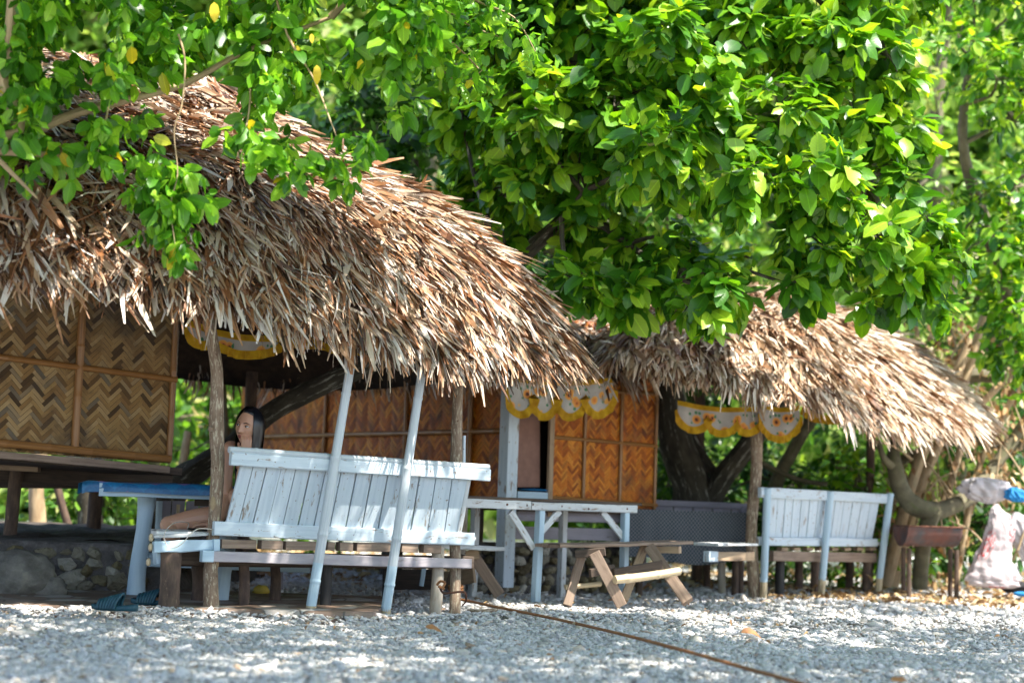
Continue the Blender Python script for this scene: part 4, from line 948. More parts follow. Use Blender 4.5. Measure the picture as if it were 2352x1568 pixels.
for k in (.08, .92): p = a2.lerp(b2_, k); mb = MB(); tube(mb, [V3((p.x, p.y, -.05)), V3((p.x, p.y, .74))], .03, 10, 3, .1); mb.build('leg', M['slate_paint'], lb, True)
# ------------------------------------------------------------------ leaves
def unit(a): return a/(np.linalg.norm(a, axis=-1, keepdims=True)+1e-9)
def leaf_arrays(P, A, Nn, L, ratio=.5, droop=.25, fold=.25, fine=True):
    n = len(P); A = unit(A); Nn = unit(Nn-A*np.sum(Nn*A, 1, keepdims=True)); Sd = np.cross(A, Nn)
    if fine:
        ys = np.array([0, .18, .48, .78, 1.0]); ws = np.array([.06, .76, 1.0, .76, .09]); k = 3
        xs = np.array([-1, 0, 1.0])
        tx = (ws[:, None]*xs[None, :]).ravel(); ty = np.repeat(ys, 3)
        q = np.array([(3*i+j, 3*i+j+1, 3*i+j+4, 3*i+j+3) for i in range(4) for j in range(2)])
    else:
        tx = np.array([0, .8, .85, 0, -.85, -.8]); ty = np.array([0, .22, .66, 1, .66, .22]); q = np.array([(0, 1, 2, 3, 4, 5)])
    m = len(tx); ratio = np.broadcast_to(ratio, (n,)) if not hasattr(ratio, 'shape') else ratio
    dr = droop*rng.uniform(.2, 1.6, n); fo = fold*rng.uniform(-.2, 1.4, n)
    X = tx[None]*ratio[:, None]*.5*L[:, None]; Y = ty[None]*L[:, None]
    wav = .06*np.sin(ty[None]*9+rng.uniform(0, 6, (n, 1)))*np.abs(tx)[None]
    Zz = (-dr[:, None]*(ty**2)[None]+fo[:, None]*np.abs(tx)[None]*ratio[:, None]*.5+wav*rng.uniform(.3, 1.5, (n, 1)))*L[:, None]
    V = P[:, None]+Sd[:, None]*X[..., None]+A[:, None]*Y[..., None]+Nn[:, None]*Zz[..., None]
    Fc = (q[None]+m*np.arange(n)[:, None, None]).reshape(-1, q.shape[1])
    uv = np.broadcast_to(np.stack([tx, ty], 1)[None], (n, m, 2)).reshape(-1, 2)
    return V.reshape(-1, 3), Fc, uv
def rosettes(T, D, k, L, spread=1.0, down=.35, up=.7, ratio=.5, stalk=.03, **kw):
    n = len(T); T = np.repeat(T, k, 0); D = np.repeat(unit(D), k, 0); m = len(T)
    rp = unit(rng.normal(0, 1, (m, 3))); rp = unit(rp-D*np.sum(rp*D, 1, keepdims=True))
    A = unit(D*rng.uniform(.15, .9, (m, 1))+rp*spread*rng.uniform(.5, 1.1, (m, 1))+np.array([[0, 0, -down]])*rng.uniform(.3, 1.6, (m, 1)))
    Nn = D*.55+np.array([[0, 0, up]])+rng.normal(0, .30, (m, 3))
    P = T+A*stalk+D*rng.uniform(-.06, .02, (m, 1))
    return leaf_arrays(P, A, Nn, L*rng.uniform(.5, 1.25, m), ratio*rng.uniform(.85, 1.15, m), **kw)
def lobe_tips(c, r, n, flat=.85, outer=.5, front=None):
    u = unit(rng.normal(0, 1, (n, 3))); rad = r*(outer+(1-outer)*rng.random(n)**.5)
    u2 = u*np.array([[1, 1, flat]])
    u2 = u2*(1+.22*np.sin(u[:, :1]*7+c[0]*5)+.15*np.sin(u[:, 2:3]*9+c[1]*3))
    return np.array(c)[None]+u2*rad[:, None], unit(u+np.array([[0, -.15, .10]]))
def tree(name, label, base, limbs, lobes, mat, leafL, tips, k, bark, group=None, outer=.5, ratio=.5, fine=True, twigs=5, trunk_r=None, extra=None, **kw):
    """limbs: [(points, radii)] first one is the trunk; lobes: [(centre, radius)]"""
    e = empty(name, V3(base), label, "tree", group)
    TT, DD = [], []
    for c, r in lobes:
        n = max(4, int(tips*(r*r)/(.4*.4))); a, d = lobe_tips(c, r, n, outer=outer); TT.append(a); DD.append(d)
    if extra is not None: TT.append(extra[0]); DD.append(extra[1])
    T = np.concatenate(TT); D = np.concatenate(DD)
    V, Fc, uv = rosettes(T, D, k, leafL, ratio=ratio, fine=fine, **kw)
    bigmesh('crown', V, Fc, mat, e, uv=uv, smooth=fine)
    mb = MB(); p, r = limbs[0]; tube(mb, p, r, 14, 5, .16, 4, seed=1); mb.build('trunk', M[bark], e, True)
    for p, r in limbs[1:]:
        mb = MB(); tube(mb, p, r, 8, 4, .12, 5, seed=2); mb.build('branch', M[bark], e, True)
    if twigs:
        mb = MB(); allp = [V3(q) for p, r in limbs for q in p]
        for (c, r), a in zip(lobes, TT):
            cc = V3(c); near = min(allp, key=lambda q: (q-cc).length)
            if (near-cc).length > .15: mid = near.lerp(cc, .5)+V3((random.uniform(-.1, .1), 0, random.uniform(-.05, .12))); tube(mb, [near, mid, cc], [.022, .016, .010], 6, 3, .1)
            for j in range(min(twigs, len(a))):
                t_ = V3(a[j]); m_ = cc.lerp(t_, .5)+V3((random.uniform(-.04, .04), random.uniform(-.04, .04), random.uniform(.0, .06)))
                tube(mb, [cc, m_, t_], [.009, .006, .003], 4, 2, 0, caps=False)
        tag(mb.build('twigs', M[bark], e, True), kind='stuff')
    return e
# ---- centre tree: leaning trunk passing behind the first hut, big drooping glossy crown
LB = [(1250, -40, 11.3, .42), (1450, -50, 11.2, .42), (1650, -60, 11.2, .42), (1850, -50, 11.2, .42), (2040, -30, 11.3, .36),
      (1150, 110, 11.3, .34), (1330, 90, 11.0, .40), (1510, 100, 10.9, .42), (1700, 90, 10.9, .42), (1880, 110, 10.9, .40), (2040, 130, 11.0, .30),
      (1060, 260, 11.6, .30), (1230, 260, 10.9, .38), (1410, 250, 10.7, .38), (1600, 250, 10.6, .40), (1790, 270, 10.6, .40), (1960, 280, 10.8, .36), (2080, 300, 11.0, .22),
      (1110, 380, 11.5, .28), (1040, 470, 11.5, .20), (1180, 430, 11.2, .30), (1330, 400, 10.8, .32), (1500, 360, 10.5, .32), (1700, 400, 10.3, .34), (1880, 420, 10.5, .30), (2050, 430, 10.8, .27),
      (1180, 530, 11.3, .18), (1360, 520, 11.0, .30), (1500, 560, 10.9, .30), (1860, 540, 10.6, .24), (2010, 540, 10.7, .26), (2130, 530, 11.0, .22),
      (1330, 650, 10.9, .24), (1470, 670, 10.7, .26), (1620, 670, 10.7, .24), (1570, 610, 11.0, .22), (1700, 680, 10.8, .13), (1830, 660, 10.6, .17), (1880, 610, 10.7, .18), (2060, 650, 10.8, .24), (2140, 690, 10.9, .17), (2150, 610, 11.0, .18), (1720, 590, 11.2, .10), (1980, 690, 10.8, .12)]
lobes = [(tuple(at(x, y, D+random.uniform(-.25, .35))), r*random.uniform(.74, .98)) for x, y, D, r in LB]
for x in (-.4, .5):
    for y in (11.3, 12.2): lobes.append(((x+random.uniform(-.2, .2), y, 4.9+random.uniform(-.2, .5)), .75))
tb_ = gnd(300, 1235, .3); tb_ = at(330, 1215, 12.6)
trunk = [V3((tb_.x, 12.6, -.1)), at(400, 1130, 12.3), at(455, 1078, 12.1), at(530, 1030, 11.9), at(615, 950, 11.7), at(720, 892, 11.6), at(860, 828, 11.5), at(1010, 735, 11.4), at(1180, 605, 11.35), at(1330, 470, 11.3), at(1480, 330, 11.3)]
limbs = [(trunk, [.13, .11, .10, .088, .082, .078, .075, .07, .062, .055, .05]),
         ([at(1180, 605, 11.35), at(1250, 540, 11.2), at(1290, 500, 11.0), at(1340, 440, 10.9)], [.025, .022, .018, .012]),
         ([at(1190, 600, 11.3), at(1150, 560, 11.2), at(1120, 520, 11.1)], [.018, .012, .008]),
         ([at(1480, 330, 11.3), at(1650, 300, 11.1), at(1830, 380, 10.9), at(1990, 420, 10.9)], [.04, .035, .028, .015]),
         ([at(1480, 330, 11.3), at(1640, 120, 11.3), at(1900, 20, 11.3), at(2000, -120, 11.4)], [.04, .035, .028, .02]),
         ([at(1330, 470, 11.3), at(1440, 560, 11.1), at(1560, 640, 10.9)], [.035, .025, .014]),
         ([at(1480, 330, 11.3), at(1460, 150, 11.4), at(1400, -60, 11.5)], [.04, .03, .02])]
tree('broadleaf_tree', "large glossy broad leaved tree over the gap, its mossy trunk leaning behind the woman", trunk[0], limbs, lobes, M['leaf_mid'], .165, 66, 9, 'bark_moss', ratio=.60, outer=.74, down=.55, up=.7)
# ---- near tree: trunk outside the frame at the left, branches hanging into the top left
def mask_y(x):
    return np.interp(x, [-300, 0, 120, 250, 330, 420, 520, 600, 700, 780, 850, 930, 990, 1030, 1100], [420, 370, 350, 310, 280, 265, 290, 325, 345, 345, 300, 250, 200, 130, 60])
n = 2900; px = rng.uniform(-260, 1010, n); yb = mask_y(px); py = -220+(yb+220)*rng.random(n)**.80
gap = (np.sin(px*.021+1)+np.sin(py*.031+px*.013)+np.sin(px*.05+py*.04)*.6) > (-.2+2.3*np.clip((py/yb)-.45, 0, 1)+.25*((px > 150) & (px < 620) & (py > 170))); px, py = px[gap], py[gap]
T = [tuple(at(a, b, 8.0+.9*rng.random()-.5*(a < 300))) for a, b in zip(px, py)]
SP = [(215, 300, 45, 9), (235, 340, 35, 8), (330, 380, 40, 8), (350, 430, 50, 14), (400, 400, 35, 10), (420, 460, 35, 9), (395, 520, 38, 9), (405, 565, 22, 6), (380, 480, 30, 7), (470, 450, 20, 4), (330, 530, 18, 3), (560, 330, 40, 8), (585, 300, 35, 6), (680, 380, 26, 5), (720, 380, 40, 8), (780, 370, 45, 12), (830, 330, 40, 10), (120, 350, 45, 10), (40, 350, 50, 10), (640, 350, 30, 6)]
for x, y, s, k in SP:
    for _ in range(int(k*.9)): T.append(tuple(at(x+rng.normal(0, s*.55), y+rng.normal(0, s*.55), 7.7+.25*rng.random())))
T = np.array(T); D = np.zeros_like(T); D[:, 2] = -.5; D[:, 0] = .3; D += rng.normal(0, .5, D.shape)
lobes = []  # crown lobes above the view, placed to shade the bench and gravel
for x, y, z, r in ((-3.3, 6.5, 4.2, .9), (-2.2, 6.9, 4.0, .9), (-1.4, 6.6, 4.5, .55), (-3.8, 5.2, 4.6, 1.0), (-2.4, 5.3, 4.8, 1.0), (-1.0, 5.6, 4.7, .95), (.1, 6.2, 4.7, .8), (-3.0, 7.9, 4.2, .7), (-1.7, 8.3, 4.2, .7), (-.4, 8.4, 4.3, .6), (-3.4, 3.8, 5.0, 1.0), (-1.8, 3.9, 5.3, 1.0), (-.4, 4.4, 5.3, .9), (.9, 5.3, 5.2, .8), (1.2, 6.6, 5.0, .7), (-2.6, 6.3, 5.6, .9), (-.8, 6.6, 5.6, .8), (2.1, 6.0, 5.2, .6), (1.0, 8.0, 4.9, .6), (2.0, 7.6, 5.1, .6), (2.9, 7.0, 5.3, .6), (3.0, 8.4, 5.2, .6), (2.2, 9.3, 5.1, .5), (1.5, 4.0, 5.2, .7), (.3, 3.4, 5.0, .7),
  (2.6, 4.6, 5.0, .85), (3.6, 5.6, 5.1, .85), (4.3, 6.9, 5.2, .8), (4.8, 8.2, 5.3, .7), (3.7, 3.8, 5.2, .9), (4.9, 4.8, 5.2, .9), (5.6, 6.2, 5.3, .85), (6.2, 7.6, 5.4, .75), (6.6, 5.2, 5.4, .8), (3.4, 8.0, 5.6, .5), (2.4, 6.8, 5.7, .6), (7.2, 6.6, 5.5, .7), (1.8, 5.2, 5.6, .6), (-2.2, 9.0, 4.6, .5), (-3.4, 9.2, 4.6, .6), (1.3, 8.2, 4.6, .45), (.4, 7.9, 4.5, .5), (2.2, 8.1, 4.8, .45), (.6, 7.0, 4.6, .5), (2.4, 3.2, 4.9, .8), (.9, 4.8, 4.7, .7), (-.2, 5.2, 5.0, .8), (-2.0, 4.6, 4.7, .8), (3.2, 6.6, 4.9, .6), (3.0, 4.8, 4.6, .7), (1.4, 2.4, 5, .8), (3.4, 2.4, 5.0, .8)):
    lobes.append(((x, y, z), r))
rl = random.Random(21)
for _ in range(20): lobes.append(((rl.uniform(2.6, 7.6), rl.uniform(3.2, 8.7), rl.uniform(5.3, 6.1)), rl.uniform(.6, .8)))  # more unseen lobes, added to thicken the shade on the right gravel
for q in ((4.9, 9.5, 5.6), (5.7, 10.1, 5.7), (6.5, 9.4, 5.8), (6.4, 10.7, 5.8), (7.3, 10.2, 5.9), (5.2, 10.9, 5.9), (7.6, 9.0, 5.8)): lobes.append((q, .55))  # unseen lobes added to shade the gravel before the far bench
bx, by = -4.6, 6.6
limbs = [([V3((bx, by, -.1)), V3((bx+.1, by, 1.2)), V3((bx+.15, by-.1, 2.5)), V3((bx+.6, by-.2, 3.8)), V3((-2.9, 5.9, 4.6)), V3((-1.0, 5.6, 4.9)), V3((.8, 5.7, 5.0)), V3((2.8, 6.0, 5.1)), V3((5.4, 6.6, 5.3))], [.24, .20, .18, .15, .13, .12, .10, .08, .04]),
         ([V3((bx+.15, by, 2.0)), at(-40, 330, 7.6), at(4, 190, 7.6), at(22, 90, 7.6), at(34, -60, 7.6), at(60, -220, 7.6)], [.07, .04, .034, .030, .028, .025]),
         ([at(-60, 380, 7.8), at(60, 312, 7.9), at(170, 262, 8.0), at(300, 228, 8.1), at(430, 190, 8.2), at(560, 120, 8.3), at(760, 40, 8.4)], [.030, .026, .024, .022, .018, .014, .010]),
         ([at(-60, 345, 7.7), at(60, 352, 7.75), at(142, 358, 7.8)], [.022, .018, .010]),
         ([at(-20, 350, 7.7), at(30, 400, 7.7), at(85, 455, 7.7)], [.016, .012, .005]),
         ([at(410, 80, 8.0), at(425, 140, 7.9), at(418, 240, 7.8), at(400, 300, 7.75), at(408, 400, 7.72), at(392, 470, 7.7), at(402, 560, 7.7)], [.006, .005, .004, .0035, .003, .0025, .002]),
         ([at(620, -60, 8.2), at(660, 80, 8.1), at(720, 180, 8.1), at(760, 280, 8.0), at(790, 360, 7.9)], [.008, .007, .005, .004, .0025]),
         ([at(250, 235, 8.0), at(240, 290, 7.9), at(225, 350, 7.8)], [.008, .006, .003]),
         ([at(560, 120, 8.3), at(575, 220, 8.1), at(560, 320, 7.9)], [.008, .006, .003])]
near = tree('overhanging_tree', "near tree with small oval leaves hanging over the first hut's roof at top left", (bx, by, 0), limbs, lobes, M['leaf_near'], .104, 50, 6, 'bark_tan', ratio=.56, extra=(T, D), down=.55, up=.35, twigs=3)
# fine pale twiggy branch at the top centre
T, D = [], []
tw = [([at(820, -40, 9.0), at(900, 10, 9.0), at(960, 60, 9.0), at(1040, 100, 9.0), at(1110, 170, 9.1)], [.014, .012, .010, .007, .004]),
      ([at(960, 60, 9.0), at(1010, 20, 9.0), at(1080, 60, 9.0), at(1160, 90, 9.0)], [.008, .007, .005, .003]), ([at(1000, 80, 9.0), at(1000, 140, 9.0), at(1060, 190, 9.0), at(1120, 150, 9.0)], [.007, .006, .004, .003]),
      ([at(1020, -60, 9.0), at(1090, 0, 9.0), at(1180, 40, 9.0), at(1230, 120, 9.1)], [.009, .007, .005, .003])]
for p, r in tw:
    for q in range(len(p)-1):
        for _ in range(18): c = p[q].lerp(p[q+1], rng.random()); T.append((c.x+rng.normal(0, .06), c.y+rng.normal(0, .12), c.z+rng.normal(0, .06)))
T = np.array(T); D = rng.normal(0, .6, T.shape); D[:, 2] -= .3
V, Fc, uv = rosettes(T, D, 4, .075, ratio=.55, down=.4, up=.5); bigmesh('fine_foliage', V, Fc, M['leaf_near'], near, uv=uv, smooth=True)
for p, r in tw: mb = MB(); tube(mb, p, r, 6, 4, .1); mb.build('branch', M['bark_tan'], near, True)
# ---- trees between the huts and beyond
def rt(x, y, D, r): return (tuple(at(x, y, D)), r)
lobes = [rt(860, 330, 13.4, .42), rt(950, 400, 13.2, .40), rt(1000, 270, 13.6, .45), rt(900, 200, 13.8, .40), rt(1060, 150, 14, .35), rt(1060, 560, 13.2, .30), rt(1150, 640, 13, .26), rt(1220, 700, 13, .22), rt(1100, 480, 13.4, .30), rt(790, 250, 14, .4), rt(1280, 600, 13.2, .3)]
b = at(900, 1200, 14.4); b.z = -.1
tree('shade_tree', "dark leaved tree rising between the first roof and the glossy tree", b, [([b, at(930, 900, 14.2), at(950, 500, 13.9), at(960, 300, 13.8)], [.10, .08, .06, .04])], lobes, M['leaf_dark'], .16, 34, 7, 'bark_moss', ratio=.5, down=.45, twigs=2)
lobes = [rt(2230, -60, 14.2, .55), rt(2350, 0, 14.2, .5), rt(2200, 100, 13.8, .30), rt(2290, 180, 13.8, .38), rt(2380, 170, 14, .4), rt(2330, 280, 14, .24), rt(2250, 470, 14.4, .25), rt(2330, 430, 14.2, .30), rt(2200, 600, 14.2, .22), rt(2290, 570, 14, .32), rt(2370, 560, 14, .35), rt(2250, 690, 14.2, .26), rt(2340, 700, 14, .34), rt(2310, 800, 14.2, .26), rt(2210, 530, 14.5, .2), rt(2400, 820, 14, .35)]
b = gnd(2420, 1340); b.y = 15.2
tree('small_leaved_tree', "dense small leaved tree at the right edge with a forked grey branch", V3((b.x, 15.2, -.1)), [([V3((b.x+.2, 15.2, -.1)), at(2420, 1000, 15), at(2330, 700, 14.8), at(2240, 450, 14.6), at(2212, 330, 14.4), at(2215, 240, 14.3), at(2230, 120, 14.2)], [.14, .12, .09, .06, .045, .04, .03]),
     ([at(2212, 330, 14.4), at(2270, 300, 14.3), at(2330, 260, 14.2)], [.03, .022, .012]), ([at(2300, 560, 14.7), at(2330, 420, 14.4), at(2400, 400, 14.3)], [.03, .02, .015])], lobes, M['leaf_mid'], .13, 40, 7, 'bark_olive', ratio=.52, down=.3, twigs=3)
# far sunlit trees
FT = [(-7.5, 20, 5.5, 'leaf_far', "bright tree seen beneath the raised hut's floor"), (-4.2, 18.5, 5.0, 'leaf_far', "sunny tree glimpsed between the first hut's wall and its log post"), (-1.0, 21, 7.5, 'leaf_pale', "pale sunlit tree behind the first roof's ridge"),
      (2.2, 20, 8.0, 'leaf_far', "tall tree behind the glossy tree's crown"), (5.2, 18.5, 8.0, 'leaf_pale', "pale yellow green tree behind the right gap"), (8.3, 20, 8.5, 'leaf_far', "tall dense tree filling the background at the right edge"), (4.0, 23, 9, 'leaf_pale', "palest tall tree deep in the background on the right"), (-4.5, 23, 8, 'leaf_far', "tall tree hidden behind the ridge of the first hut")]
for i, (x, y, h, m_, lab) in enumerate(FT):
    lobes = []
    for k in range(17):
        a = random.uniform(0, 6.28); rr_ = random.uniform(.3, 2.0); zz = random.uniform(.12, 1)*h
        lobes.append(((x+rr_*math.cos(a), y+rr_*.7*math.sin(a), zz), random.uniform(.65, 1.1)))
    tree('background_tree', lab, (x, y, 0), [([V3((x, y, -.2)), V3((x+.1, y, h*.3)), V3((x-.2, y, h*.6)), V3((x, y, h*.9))], [.16, .13, .10, .05])], lobes, M[m_], .19, 11, 6, 'bark_olive', group="sunlit trees in the far background", fine=False, twigs=1, ratio=.5, down=.3)
# uncountable wood beyond
n = 26000; X = rng.uniform(-17, 18, n); Y = rng.uniform(26, 30, n)+.06*X**2*.2; Zz = rng.uniform(-.2, 14, n)
cl = np.sin(X*1.7+Zz*.9)+np.sin(Zz*2.3-X*.8)+np.sin(X*3.9+Zz*3.1)*.6 > -.9; X, Y, Zz = X[cl], Y[cl], Zz[cl]
T = np.stack([X, Y, Zz], 1); D = rng.normal(0, .7, T.shape); D[:, 1] -= .6
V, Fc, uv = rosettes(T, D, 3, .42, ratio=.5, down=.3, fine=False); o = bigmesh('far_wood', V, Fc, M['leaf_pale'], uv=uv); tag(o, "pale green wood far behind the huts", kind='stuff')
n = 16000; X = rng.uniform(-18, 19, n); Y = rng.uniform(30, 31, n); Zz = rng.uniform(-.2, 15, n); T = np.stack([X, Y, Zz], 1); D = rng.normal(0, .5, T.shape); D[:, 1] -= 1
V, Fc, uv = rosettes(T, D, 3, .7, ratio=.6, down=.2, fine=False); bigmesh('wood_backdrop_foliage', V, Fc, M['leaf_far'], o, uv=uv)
# ---- undergrowth bushes
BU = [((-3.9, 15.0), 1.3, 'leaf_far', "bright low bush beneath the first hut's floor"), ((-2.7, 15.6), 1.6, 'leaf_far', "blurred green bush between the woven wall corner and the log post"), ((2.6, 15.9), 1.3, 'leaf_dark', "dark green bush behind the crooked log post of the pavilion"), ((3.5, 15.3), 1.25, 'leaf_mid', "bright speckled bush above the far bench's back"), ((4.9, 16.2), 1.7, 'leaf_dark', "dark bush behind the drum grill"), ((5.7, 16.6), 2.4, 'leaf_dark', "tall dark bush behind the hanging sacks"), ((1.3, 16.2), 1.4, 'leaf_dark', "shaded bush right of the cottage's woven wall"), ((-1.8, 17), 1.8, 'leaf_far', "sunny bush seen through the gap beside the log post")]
BU += [((1.9, 15.3), 2.1, 'leaf_dark', "tall shaded bush behind the forked trunk"), ((2.7, 17.2), 2.4, 'leaf_dark', "dark bush mass behind the sunny speckled one"), ((5.6, 18.0), 3.2, 'leaf_dark', "tallest dark bush behind the bare trunks at the right"), ((4.3, 17.6), 2.6, 'leaf_dark', "dark bush behind the far bench's right pole")]  # dark leaved bushes added so the gaps behind read as deep shade
for (x, y), h, m_, lab in BU:
    lobes = [((x+random.uniform(-.5, .5), y+random.uniform(-.3, .3), random.uniform(.15, 1)*h), random.uniform(.25, .42)) for _ in range(11)]
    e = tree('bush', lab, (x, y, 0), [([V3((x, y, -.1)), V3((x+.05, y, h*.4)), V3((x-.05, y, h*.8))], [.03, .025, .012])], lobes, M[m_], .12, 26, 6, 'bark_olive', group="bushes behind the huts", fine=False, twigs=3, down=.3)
    e["category"] = "bush"
# ---- bare trunks
def snag(name, label, parts, bark, group=None):
    e = empty(name, parts[0][0][0], label, "tree", group)
    for i, (p, r) in enumerate(parts): mb = MB(); tube(mb, p, r, 12 if i == 0 else 8, 5, .18, 4, seed=i); mb.build('trunk' if i == 0 else 'branch', M[bark], e, True)
    return e
snag('forked_tree', "dark forked trunk behind the gingham table", [([at(1600, 1260, 14.6)-Z*.1, at(1600, 1170, 14.6), at(1575, 1080, 14.6), at(1545, 980, 14.6), at(1530, 860, 14.6), at(1500, 700, 14.7)], [.22, .20, .17, .15, .13, .1]),
     ([at(1610, 1200, 14.6), at(1655, 1105, 14.5), at(1735, 1000, 14.4), at(1830, 880, 14.4), at(1900, 780, 14.4)], [.12, .105, .10, .09, .08]), ([at(1655, 1110, 14.6), at(1600, 1020, 14.8), at(1570, 960, 14.9)], [.05, .04, .03])], 'bark_moss')
snag('leaning_sapling', "pale green leaning limb right of the crooked log post", [([at(1760, 1180, 15.3), at(1800, 1070, 15.2), at(1880, 940, 15), at(1960, 840, 15)], [.07, .065, .06, .05]), ([at(1750, 1065, 14.9), at(1830, 1100, 14.8), at(1900, 1112, 14.7)], [.03, .025, .02])], 'bark_olive')
snag('curved_tree', "thick curved olive trunk sweeping up beside the far bench's right pole", [([at(2260, 1130, 14.9), at(2190, 1160, 14.6), at(2130, 1172, 14.4), at(2080, 1140, 14.4), at(2055, 1070, 14.4), at(2058, 1010, 14.5), at(2090, 930, 14.6)], [.05, .078, .094, .088, .068, .052, .04]), ([at(2140, 1172, 14.4), at(2120, 1250, 14.5), at(2112, 1350, 14.6)], [.09, .07, .07]),
     ([at(2060, 1080, 14.4), at(2030, 1050, 14.3), at(2018, 1010, 14.3)], [.05, .03, .02]), ([at(2200, 1155, 14.6), at(2260, 1100, 14.9), at(2320, 1020, 15), at(2380, 930, 15)], [.07, .06, .055, .05])], 'bark_olive')
for i, (pts, r, lab) in enumerate([([(2035, 1345), (2085, 1140), (2130, 1010), (2190, 880), (2225, 780)], .055, "tan sunlit leaning trunk just right of the far bench"), ([(2048, 1345), (2110, 1130), (2165, 1000), (2215, 870), (2262, 720)], .05, "second tan leaning trunk, right of its twin beside the far bench"),
                          ([(2170, 1150), (2208, 1030), (2235, 950), (2300, 880), (2380, 790)], .035, "thin pale branch slanting up right from the curved trunk"), ([(2195, 1340), (2240, 1100), (2290, 985), (2352, 860), (2400, 760)], .03, "thin pale stem behind the white plastic bag"), ([(2060, 1060), (2200, 1010), (2330, 1025), (2420, 1000)], .045, "dark horizontal limb behind the sack"), ([(2120, 870), (2240, 862), (2330, 868), (2420, 840)], .07, "thick brown horizontal log high at the right edge")]):
    snag('bare_trunk', lab, [([at(x, y, 14.8+.1*i) for x, y in pts], [r*1.2]+[r]*(len(pts)-2)+[r*.7])], 'bark_tan' if i < 4 else 'bark_olive', "bare trunks at the right edge")
for i, (pts, r, lab) in enumerate([([(88, 1215), (84, 1130), (90, 1040)], .07, "reddish trunk beneath the raised hut, right of the stilt"), ([(160, 1215), (140, 1150), (120, 1060)], .035, "thin dark leaning trunk beneath the raised hut"), ([(208, 1235), (206, 1120), (215, 1000)], .11, "thick dark trunk beneath the raised hut's right end"), ([(508, 1200), (512, 1000), (500, 800)], .06, "grey upright trunk in the gap behind the log post"), ([(418, 1080), (425, 1030), (432, 990)], .04, "short pale stump in the green gap left of the log post")]):
    snag('bare_trunk', lab, [([at(x, y, 14.0+.3*i) for x, y in pts], [r*1.1, r, r])], ('bark_tan', 'log_dark', 'bark_moss', 'bark_olive', 'bark_tan')[i], "trunks behind the first hut")
# tangle of twigs and dead leaves at the right
mb = MB()
for _ in range(70):
    x, y = random.uniform(2030, 2380), random.uniform(700, 1290); D_ = random.uniform(14.4, 15.6); a = at(x, y, D_); d = V3((random.uniform(-.5, .5), random.uniform(-.2, .2), random.uniform(.1, .7)))
    tube(mb, [a, a+d*.4+V3((0, 0, .05)), a+d], [.013, .009, .004], 5, 3, .2, caps=False)
o = mb.build('dead_twigs', M['bark_tan'], None, True); tag(o, "tangle of bare tan twigs at the right", kind='stuff')
# litter: leaves on the ground
def litter(n, x0, x1, y0, y1, L, label, mat, zoff=.03):
    X = rng.uniform(x0, x1, n); Y = rng.uniform(y0, y1, n); P = np.stack([X, Y, GZ(X, Y)+zoff+rng.uniform(0, .02, n)], 1)
    A = rng.normal(0, 1, (n, 3)); A[:, 2] *= .25; Nn = rng.normal(0, .35, (n, 3)); Nn[:, 2] += 1
    return leaf_arrays(P, A, Nn, L*rng.uniform(.5, 1.3, n), .5, .5, .6, fine=False)
parts = [litter(6000, -8, 9, 13.4, 20, .10, '', None), litter(900, 2.2, 6, 12.6, 14.4, .07, '', None), litter(260, -3.2, 4, 8.2, 13, .035, '', None, .035)]
V = np.concatenate([p[0] for p in parts]); off = 0; fs = []; 
for p in parts: fs.append(p[1]+off); off += len(p[0])
o = bigmesh('leaf_litter', V, np.concatenate(fs), M['leaf_dry'], uv=np.concatenate([p[2] for p in parts])); tag(o, "dry fallen leaves on the ground", kind='stuff')
T = []
for x, y, s, k in ((2190, 950, 60, 60), (2240, 1080, 50, 70), (2300, 990, 60, 80), (2180, 760, 50, 60), (2140, 850, 40, 30), (2090, 1090, 30, 30), (2320, 1130, 40, 40), (2150, 1300, 60, 90), (2050, 1180, 25, 40), (2330, 880, 30, 40)):
    for _ in range(k): T.append(tuple(at(x+rng.normal(0, s), y+rng.normal(0, s), 15+rng.normal(0, .25))))
T = np.array(T); V, Fc, uv = rosettes(T, rng.normal(0, 1, T.shape), 2, .09, fine=False, down=.8); o = bigmesh('dead_leaves', V, Fc, M['leaf_dry'], uv=uv); tag(o, "dead tan leaves caught in the twigs at the right", kind='stuff')
T = []
for _ in range(260):
    x = rng.uniform(1780, 2360); T.append(tuple(gnd(x, 0+1345+rng.uniform(-6, 14), 0)*1.0+V3((0, rng.uniform(0, 1.2), rng.uniform(0, .12)))))
T = np.array(T); D = np.tile([[0, 0, 1.0]], (len(T), 1)); V, Fc, uv = rosettes(T, D, 4, .07, fine=False, down=-.2); o = bigmesh('ground_cover', V, Fc, M['leaf_far'], uv=uv); tag(o, "low green weeds along the foot of the bushes", kind='stuff')
